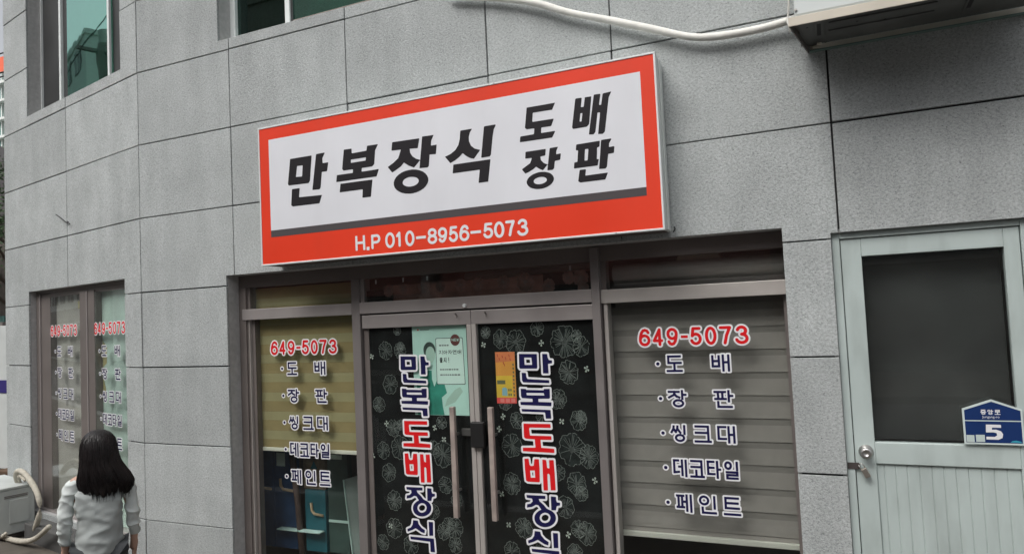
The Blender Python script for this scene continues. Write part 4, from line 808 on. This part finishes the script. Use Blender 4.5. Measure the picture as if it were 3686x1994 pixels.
def text_obj(txt, size, loc_a, loc_z, d, m, parent):
    cu = bpy.data.curves.new('printed_word', 'FONT'); cu.body = txt; cu.size = size; cu.align_x = 'CENTER'
    o = bpy.data.objects.new('printed_word', cu); COL.objects.link(o); dg = bpy.context.evaluated_depsgraph_get()
    me = bpy.data.meshes.new_from_object(o.evaluated_get(dg)); bpy.data.objects.remove(o)
    for v in me.vertices: v.co = (loc_a+v.co.x, -d, loc_z+v.co.y)
    n = bpy.data.objects.new('printed_word', me); me.materials.clear(); me.materials.append(m); COL.objects.link(n); attach(n, parent)
text_obj('Jungang-ro', .016, 5.713, 1.197, -.0228, WPr, PLT)
b = MB(F); b.poly([(5.608, 1.082), (5.640, 1.082), (5.640, 1.115), (5.608, 1.115)], -.0232, -.0222); b.poly([(5.646, 1.084), (5.682, 1.084), (5.682, 1.117), (5.646, 1.117)], -.0232, -.0222); b.build('sticker', mat('pale sticker', (.50, .58, .56), .5), PLT)
flat(PLT, 'emblem', [(5.782, 1.084), (5.830, 1.083), (5.822, 1.090), (5.805, 1.094), (5.79, 1.091)], -.0229, mat('cyan emblem', (.04, .30, .42), .4))
# ------------------------------------------------------------------ outdoor unit by the side window
OU = thing('outdoor_unit', tuple(W_fac(-2.4, GZ, .2)), 'off white outdoor air conditioner unit standing on the pavement by the side window', 'outdoor unit')
OW = mat('off white unit casing', (.50, .53, .515), .5, var=.06, vscale=5, dirt=.25, dscale=3)
onebox('casing', Q, (-2.83, -2.06, -.045, .365, .04, .34), OW, OU, .008)
onebox('top_lid', Q, (-2.84, -2.052, .366, .39, .032, .348), OW, OU, .006)
onebox('service_cover', Q, (-2.0595, -2.050, .05, .27, .09, .25), OW, OU, .004)
for z in (.29, .305): onebox('louvre', Q, (-2.0595, -2.053, z, z+.006, .10, .29), ALUD, OU)
for a in (-2.75, -2.2): onebox('foot', Q, (a, a+.06, GZ, -.0455, .05, .33), ALUD, OU)
b = MB(Q); b.poly([(-2.56+.17*cos(2*pi*i/28), .16+.17*sin(2*pi*i/28)) for i in range(28)], .3405, .343); b.build('fan_opening', BLK, OU)
b = MB(Q)
for k in range(1, 7): b.tube([(-2.56+k*.027*cos(t), .16+k*.027*sin(t), .348) for t in [2*pi*i/24 for i in range(25)]], .0025, 5, caps=False)
b.build('fan_guard', OW, OU)
HO = mat('dirty cream pipe tape', (.46, .43, .36), .7, var=.18, vscale=25, bump=.5, bscale=40)
def softtube(path, r, name, m, label, cat, f=Q):
    b = MB(f); b.tube(path, r, 12, radii=[r*random.uniform(.92, 1.08) for _ in path]); t = b.build(name, m, smooth=True); s = t.modifiers.new('smooth', 'SUBSURF'); s.levels = s.render_levels = 1
    return tag(t, label, cat)
softtube([(-2.25, .30, .08), (-2.245, .40, .12), (-2.23, .459, .14), (-2.14, .515, .16), (-2.04, .535, .165), (-1.94, .515, .165), (-1.85, .475, .16), (-1.765, .43, .16), (-1.69, .39, .16), (-1.635, .33, .16), (-1.60, .26, .16), (-1.61, .19, .16), (-1.65, .12, .16), (-1.70, .06, .16), (-1.76, .0, .15)], .026, 'pipe_bundle', HO, 'cream taped pipe bundle looping from the outdoor unit to the ground', 'pipe')
softtube([(-2.20, .37, .10), (-2.19, .43, .13), (-2.12, .475, .15), (-2.04, .48, .16), (-1.97, .46, .16), (-1.90, .45, .17)], .016, 'small_hose', HO, 'thin cream hose curling on top of the outdoor unit', 'hose')
softtube([(-2.35, -.075, .27), (-2.10, -.075, .27), (-1.94, -.07, .27), (-1.75, -.06, .26), (-1.57, -.03, .25), (-1.44, .015, .25), (-1.33, .065, .25), (-1.20, .135, .25), (-1.15, .16, .25)], .024, 'loose_pipe', HO, 'loose cream pipe lying on the ground with its end raised', 'pipe')
softtube([(-2.4, -.08, .36), (-2.2, -.078, .33), (-2.05, -.05, .30), (-1.98, .0, .30)], .018, 'loose_hose', HO, 'short cream hose on the pavement below the loose pipe', 'hose')
t = onebox('door_step', Q, (-1.95, -.30, GZ-.02, .055, .002, .17), mat('dark stone base', (.075, .075, .073), .8), None, .01); tag(t, 'low dark stone step under the side window', 'step')

# ------------------------------------------------------------------ person walking past
def skin_mesh(name, verts, edges, radii, m, parent, root, mw, lv=2, fold=0.0):
    me = bpy.data.meshes.new(name); me.from_pydata([tuple(mw @ Vector(v)) for v in verts], edges, []); me.materials.append(m)
    o = bpy.data.objects.new(name, me); COL.objects.link(o)
    s = o.modifiers.new('skin', 'SKIN'); s.use_smooth_shade = True
    sv = me.skin_vertices
    if not sv:
        me.update(); import bmesh
        bm = bmesh.new(); bm.from_mesh(me); bm.verts.layers.skin.verify(); bm.to_mesh(me); bm.free()
    for i, d in enumerate(me.skin_vertices[0].data):
        r = radii[i]; d.radius = r if isinstance(r, tuple) else (r, r); d.use_root = (i == root)
    u = o.modifiers.new('subsurf', 'SUBSURF'); u.levels = u.render_levels = lv
    dg = bpy.context.evaluated_depsgraph_get(); m2 = bpy.data.meshes.new_from_object(o.evaluated_get(dg))
    o.modifiers.clear(); o.data = m2
    for p in m2.polygons: p.use_smooth = True
    if fold:
        from mathutils import noise
        N = [v.normal.copy() for v in m2.vertices]
        for v, nn in zip(m2.vertices, N):
            q = v.co; a = noise.noise(Vector((q.x*9, q.y*9, q.z*16+q.x*6))); e2 = noise.noise(Vector((q.x*22+5, q.y*22, q.z*34-q.x*14)))
            v.co += nn*fold*((1-abs(a))**3*1.2-.6+.45*e2)
        m2.update()
    attach(o, parent); return o
H = 1.335; PX, PY = 1.145, -1.2
PE = thing('person', (PX, PY, GZ), 'small person with long dark hair and a pale grey top walking past, seen from behind', 'person')
fa = atan2(.62, -.80); fw = Vector((cos(fa), sin(fa), 0)); rt = Vector((fw.y, -fw.x, 0))
MW = Matrix(((rt.x*H, fw.x*H, 0, PX), (rt.y*H, fw.y*H, 0, PY), (0, 0, H, GZ), (0, 0, 0, 1)))
SK = mat('skin', (.52, .33, .25), .55, var=.05); HAIR = mat('dark brown hair', (.010, .007, .007), .38, var=.5, vscale=18, spec=.4)
TOP = mat('pale grey cotton top', (.40, .43, .42), .9, var=.12, vscale=7, bump=1.0, bscale=14); SLV = mat('off white cotton sleeve', (.62, .66, .64), .9, var=.08, vscale=9, bump=1.0, bscale=16)
PANT = mat('dark grey trousers', (.07, .075, .08), .9, var=.1, bump=.3); SHOE = mat('white shoe', (.5, .5, .5), .7)
V = []; E_ = []; Rr = []
def J(x, y, z, r, p=None):
    V.append((x, y, z)); Rr.append(r/1 * H); i = len(V)-1
    if p is not None: E_.append((p, i))
    return i
pel = J(0, 0, .52, .062); sp = J(0, -.004, .62, .055, pel); ch = J(0, -.008, .74, .064, sp); nk = J(0, 0, .83, .030, ch); hb = J(0, .012, .875, .048, nk); ht = J(0, .010, .945, .055, hb); nose = J(0, .075, .905, .010, hb)
for s in (-1, 1):
    sh = J(s*.095, 0, .795, .033, ch); el = J(s*.125, -.012, .645, .022, sh); wr = J(s*.130, .035, .515, .015, el); pm = J(s*.130, .052, .475, .018, wr)
    for k, (dx, L) in enumerate(((-.016, .038), (-.005, .044), (.006, .042), (.016, .034))):
        f1 = J(s*(.130)+dx*.3, .055+dx, .455, .0062, pm); f2 = J(s*.129+dx*.3, .060+dx*1.3, .455-L*.5, .0056, f1); J(s*.127+dx*.3, .056+dx*1.3, .455-L, .0046, f2)
    t1 = J(s*.118, .075, .472, .007, wr); J(s*.114, .088, .452, .0056, t1)
    hp = J(s*.052, 0, .49, .050, pel); kn = J(s*.056, .02*s+.012, .28, .034, hp); an = J(s*.056, .03*s-.02, .05, .021, kn); J(s*.060, .03*s+.06, .022, .020, an)
skin_mesh('body', V, E_, Rr, SK, PE, pel, MW)
V = []; E_ = []; Rr = []
a = J(0, -.002, .44, .104); b_ = J(0, -.004, .56, .092, a); c_ = J(0, -.008, .68, .088, b_); d_ = J(0, -.008, .758, .080, c_); J(0, -.002, .822, .046, d_)
for s in (-1, 1): J(s*.092, -.004, .766, .050, d_)
TPO = skin_mesh('top', V, E_, Rr, TOP, PE, 0, MW, 4, .011)
for s in (-1, 1):
    V = []; E_ = []; Rr = []
    p0 = J(s*.060, -.003, .780, .046); p1 = J(s*.100, -.003, .768, .041, p0); p2 = J(s*.119, -.008, .71, .032, p1); p3 = J(s*.125, -.014, .645, .030, p2); p4 = J(s*.129, .01, .575, .027, p3); J(s*.130, .034, .525, .025, p4)
    skin_mesh('sleeve', V, E_, Rr, SLV, PE, 0, MW, 4, .009)
V = []; E_ = []; Rr = []
q = J(0, 0, .51, .078)
for s in (-1, 1):
    p0 = J(s*.052, 0, .47, .062, q); p1 = J(s*.056, .02*s+.012, .28, .046, p0); J(s*.056, .03*s-.018, .06, .036, p1)
skin_mesh('trousers', V, E_, Rr, PANT, PE, 0, MW)
for s in (-1, 1):
    V = []; E_ = []; Rr = []
    p0 = J(s*.057, .03*s-.035, .030, .028); p1 = J(s*.058, .03*s+.02, .028, .028, p0); J(s*.060, .03*s+.075, .022, .024, p1)
    skin_mesh('shoe', V, E_, Rr, SHOE, PE, 0, MW)
for s in (-1, 1):
    b = MB(lambda x, y, z: tuple(MW @ Vector((x, y, z))))
    b.tube([(s*.024, .052, .915), (s*.024, .062, .915)], .006, 8); b.build('eye', BLK, PE)
b = MB(lambda x, y, z: tuple(MW @ Vector((x, y, z)))); b.box(-.014, .014, .055, .061, .872, .876); b.build('mouth', mat('lips', (.4, .15, .13), .5), PE)
# hair: one shell of ridged locks, longer and fuller on the right shoulder
def hair():
    mb = MB(lambda x, y, z: tuple(MW @ Vector((x, y, z)))); n = 140
    prof = [(1.002, .004, .004, 0, .004), (.998, .026, .028, 0, .003), (.985, .047, .054, 0, 0), (.965, .060, .068, 0, -.002), (.935, .067, .076, 0, -.004), (.90, .070, .077, .002, -.008), (.865, .074, .074, .006, -.014), (.835, .085, .070, .014, -.022), (.80, .100, .064, .022, -.030), (.775, .104, .058, .028, -.036), (.755, .098, .050, .032, -.040), (.738, .078, .034, .034, -.042)]
    rn = [random.Random(j*7+3).uniform(-1, 1) for j in range(n)]
    for k, (z, rx, ry, cx, cy) in enumerate(prof):
        for j in range(n):
            t = 2*pi*j/n; w = 1+(.018*sin(17*t+k*.35)+.016*sin(41*t+k*.5)+.012*rn[(j+k//3) % n])*min(1, k/3)
            front = max(0, sin(t))**3
            open_ = 1-(.42*front if 3 < k else 0)                   # the face stays clear
            zz = z+(.010*sin(5*t+1)+.007*sin(23*t+1)+.007*rn[j] if k >= 9 else 0)
            mb.v.append(mb.map(cx+rx*w*cos(t), cy+ry*w*sin(t)*open_, zz))
    for k in range(len(prof)-1):
        for j in range(n): mb.f.append([k*n+j, k*n+(j+1) % n, (k+1)*n+(j+1) % n, (k+1)*n+j]); mb.m.append(0)
    mb.f.append(list(range(n))); mb.m.append(0); mb.f.append([(len(prof)-1)*n+j for j in range(n)]); mb.m.append(0)
    o = mb.build('hair', HAIR, PE, smooth=True)
    mb = MB(lambda x, y, z: tuple(MW @ Vector((x, y, z)))); rr = random.Random(11)
    zs_ = [p[0] for p in prof][::-1]
    def at(z): return [float(np.interp(z, zs_, [p[i] for p in prof][::-1])) for i in (1, 2, 3, 4)]
    for q in range(420):
        t = rr.uniform(0, 2*pi); 
        if sin(t) > .55: t = -t
        ze = rr.choice([rr.uniform(.70, .76), rr.uniform(.70, .80), rr.uniform(.72, .86)]); z0 = rr.uniform(.90, 1.0); k = 9; off = rr.uniform(1.0, 1.05); tw = rr.uniform(-.25, .25); path = []
        for i in range(k+1):
            s = i/k; z = z0+(ze-z0)*s; rx, ry, cx, cy = at(max(z, .745)); fl = off+.06*max(0, s-.7)*rr.uniform(-1, 2)
            path.append((cx+rx*fl*cos(t+tw*s), cy+ry*fl*sin(t+tw*s), z))
        w0 = rr.uniform(.0012, .0030)*H
        mb.tube(path, w0, 4, caps=False, radii=[w0*(.5+.5*min(1, i/2))*(1-.85*max(0, (i-k*.6)/(k*.4))) for i in range(k+1)])
    tag(mb.build('loose_hair', HAIR, PE, smooth=True), kind='stuff')
hair()

# ------------------------------------------------------------------ beyond the building, at the left edge
TGL = mat('teal tower glass', (.12, .26, .24), .2, .2, var=.15); TW = mat('white tower paint', (.62, .65, .63), .7)
tw = onebox('apartment_tower', W_id, (-130, -92, 60, 76, 0, 41.0), TGL, None); tag(tw, 'pale apartment tower with an orange red roof edge, far off at the left edge', 'building')
onebox('roof', W_id, (-130.3, -91.7, 59.7, 76.3, 41.0, 43.2), mat('orange red roof', (.70, .12, .05), .6), tw)
for k in range(14): onebox('balcony_slab', W_id, (-130.2, -91.8, 59.0, 60.0, 38.9-k*2.7, 39.25-k*2.7), TW, tw)
for k in range(14): onebox('mullion', W_id, (-128+k*2.6, -127.75+k*2.6, 59.6, 60, 0, 40.9), TW, tw)
n1 = onebox('house', W_id, (-22, -13.5, 8.6, 14, GZ, 5.2), mat('dim brown render', (.10, .085, .075), .9, var=.2), None); tag(n1, 'low brown house with dark roof behind the trees at the left edge', 'building')
b = MB(); b.poly([(-22.4, 5.2), (-13.1, 5.2), (-17.7, 7.6)], 0, 1); b.v = [(x, 8.3+z*6, y) for x, y, z in b.v]; b.build('roof', mat('dark roof tile', (.06, .055, .055), .8), n1)
for x in (-20.5, -17.5, -14.8): onebox('window', W_id, (x, x+1.0, 8.56, 8.62, 1.2, 2.4), TGL, n1)
LEAF = mat('dark green leaf', (.035, .075, .022), .6, var=.5, vscale=3); BARK = mat('bark', (.09, .07, .055), .9, bump=.5)
def tree(x, y, h, r, label, seed):
    rnd = random.Random(seed); t = thing('tree', (x, y, GZ), label, 'tree', 'trees beyond the left end of the building')
    b = MB(); b.tube([(x, y, GZ), (x+.05, y, h*.35), (x-.05, y+.05, h*.7)], .12, 8, radii=[.16, .11, .05])
    for k in range(7): a = rnd.uniform(0, 6.28); z0 = h*rnd.uniform(.35, .65); b.tube([(x, y, z0), (x+cos(a)*r*.4, y+sin(a)*r*.4, z0+r*.35), (x+cos(a)*r*.75, y+sin(a)*r*.75, z0+r*.6)], .03, 6, radii=[.05, .03, .012])
    b.build('trunk', BARK, t, smooth=True)
    b = MB(); cl = [(rnd.gauss(0, .45)*r, rnd.gauss(0, .45)*r, rnd.gauss(0, .4)*r) for _ in range(26)]
    for i in range(5200):
        c = rnd.choice(cl); q = Vector((x+c[0]+rnd.gauss(0, .16)*r, y+c[1]+rnd.gauss(0, .16)*r, h*.68+c[2]+rnd.gauss(0, .14)*r))
        u = Vector((rnd.uniform(-1, 1), rnd.uniform(-1, 1), rnd.uniform(-.6, .6))).normalized()*.055; v = u.cross(Vector((rnd.uniform(-1, 1), rnd.uniform(-1, 1), rnd.uniform(-1, 1)))).normalized()*.028
        b.add([tuple(q-u), tuple(q+v), tuple(q+u), tuple(q-v)], [(0, 1, 2, 3)])
    b.build('crown', LEAF, t)
tree(-13.2, 7.0, 6.6, 1.9, 'dense green tree beyond the left end of the building, nearer one', 1)
tree(-17.0, 7.6, 6.0, 1.8, 'dense green tree beyond the left end of the building, farther one', 2)
hd = onebox('hoarding', W_id, (-7.2, -3.35, 1.92, 1.98, .05, 1.95), mat('white hoarding sheet', (.55, .58, .57), .6, var=.05), None); tag(hd, 'white panel fence with a dark blue stripe at the left edge', 'fence')
onebox('blue_stripe', W_id, (-7.2, -3.35, 1.912, 1.9195, 1.05, 1.22), mat('dark blue paint', (.03, .02, .16), .5), hd)
for x in (-7.1, -5.3, -3.5): onebox('post', W_id, (x, x+.06, 1.985, 2.04, GZ, 2.0), ALUD, hd)
t = onebox('crate', W_id, (-4.6, -3.2, 1.5, 1.86, GZ, .14), mat('brown crate wood', (.10, .06, .035), .8, var=.2), None, .01); tag(t, 'brown wooden crate at the foot of the white panel fence', 'crate')
aw = MB(); aw.poly([(-16.5, 3.2), (-13.4, 3.2), (-13.4, 3.1), (-16.5, 3.1)], 0, 1); aw.v = [(x, 5.2+z*1.2, y-z*-.35) for x, y, z in aw.v]; t = aw.build('awning', mat('teal awning', (.02, .22, .16), .6)); tag(t, 'teal green awning low beyond the left end of the building', 'awning')
b = MB(); 
for x in (-16.4, -13.5): b.tube([(x, 5.25, GZ), (x, 5.25, 3.1)], .03, 8)
b.build('post', ALUD, t)

# ------------------------------------------------------------------ the other side of the street (seen in the glass)
def block(x0, x1, y0, y1, h, wallm, label, red=False, fl=3.1):
    o = onebox('street_building', W_id, (x0, x1, y0, y1, GZ, h), wallm, None); tag(o, label, 'building')
    k = 1
    while k*fl+2.4 < h:
        x = x0+.8
        while x+1.8 < x1:
            w = onebox('window', W_id, (x, x+1.7, y1+.001, y1+.06, k*fl+.9, k*fl+2.4), DARKP, o); onebox('frame', W_id, (x+.82, x+.88, y1+.0605, y1+.08, k*fl+.9, k*fl+2.4), WHITEF, w); x += 3.0
        k += 1
    onebox('shopfront', W_id, (x0+.4, x1-.4, y1+.001, y1+.05, .1, 2.5), DARKP, o)
    onebox('shop_fascia', W_id, (x0+.3, x1-.3, y1+.001, y1+.30, 2.6, 3.5), mat('red fascia', (.30, .11, .085), .6, var=.3, vscale=1) if red else mat('grey fascia', (.18, .18, .17), .6), o)
    onebox('parapet', W_id, (x0-.1, x1+.1, y0-.1, y1+.1, h, h+.35), wallm, o)
block(-6.6, 4, -26, -16, 14.6, mat('red brick', (.14, .055, .04), .85, var=.2, vscale=4), 'red brick building across the street, opposite the shop', True)
block(4.3, 18, -26, -16, 8.6, mat('dark tiled facade', (.07, .075, .072), .7, var=.2, vscale=3), 'dark tiled building across the street, right of the brick one', False)
block(-27, -7, -26, -16, 14.0, mat('beige render', (.48, .46, .42), .85, var=.1), 'beige building across the street, left of the brick one', True)
block(-80, -46, -30, -8, 21.5, mat('grey green tower wall', (.62, .66, .64), .8, var=.1), 'tall grey building far down the street', False)
PO_ = thing('utility_pole', (-14.0, -2.45, GZ), 'concrete utility pole with cable loops standing at the kerb', 'utility pole')
b = MB(); b.tube([(-14, -2.45, -.25), (-14, -2.45, 9.6)], .17, 18, radii=[.20, .155]); b.build('pole', mat('pole concrete', (.24, .24, .23), .9), PO_, smooth=True)
b = MB(); b.tube([(-14, -2.45, 8.2), (-14, -2.45, 9.0), (-14, -2.45, 9.25)], .25, 14, radii=[.16, .22, .17]); b.build('collar', ALUD, PO_)
b = MB(); b.box(-14.06, -13.94, -3.1, -1.8, 9.0, 9.08); b.build('crossarm', ALUD, PO_)
b = MB()
for k in range(2): b.tube([(-14+(.08+.02*k)*cos(t)+.24, -2.45+.05*sin(t), 8.75+(.18+.03*k)*sin(t)) for t in [2*pi*i/20 for i in range(21)]], .009, 5)
b.build('cable_loop', BLK, PO_)
for i, (z, y) in enumerate(((9.05, -3.0), (9.05, -1.9), (8.3, -2.45), (7.9, -2.45))):
    b = MB()
    for xx0, xx1 in ((-60, -14), (-14, 40)):
        b.tube([(xx0+(xx1-xx0)*s/12, y, z+(.9 if i < 2 else .6)*((2*s/12-1)**2-1)) for s in range(13)], .014, 5)
    tag(b.build('overhead_wire', BLK), ['upper overhead wire on the street side of the pole', 'upper overhead wire on the building side of the pole', 'overhead wire just below the cable loops', 'lowest overhead wire on the utility pole'][i], 'wire', 'wires strung along the kerb')
for i, z in enumerate((9.75, 9.20, 9.08)):
    b = MB(); b.tube([(-30+s*2.2, 8.0+.02*s, z+1.2*((s/6-1)**2)-.35*0) for s in range(13)], .02, 5)
    tag(b.build('overhead_wire', BLK), ['highest', 'middle', 'lowest'][i]+' of the three wires crossing the sky at the left edge', 'wire', 'wires in the sky at the left edge')
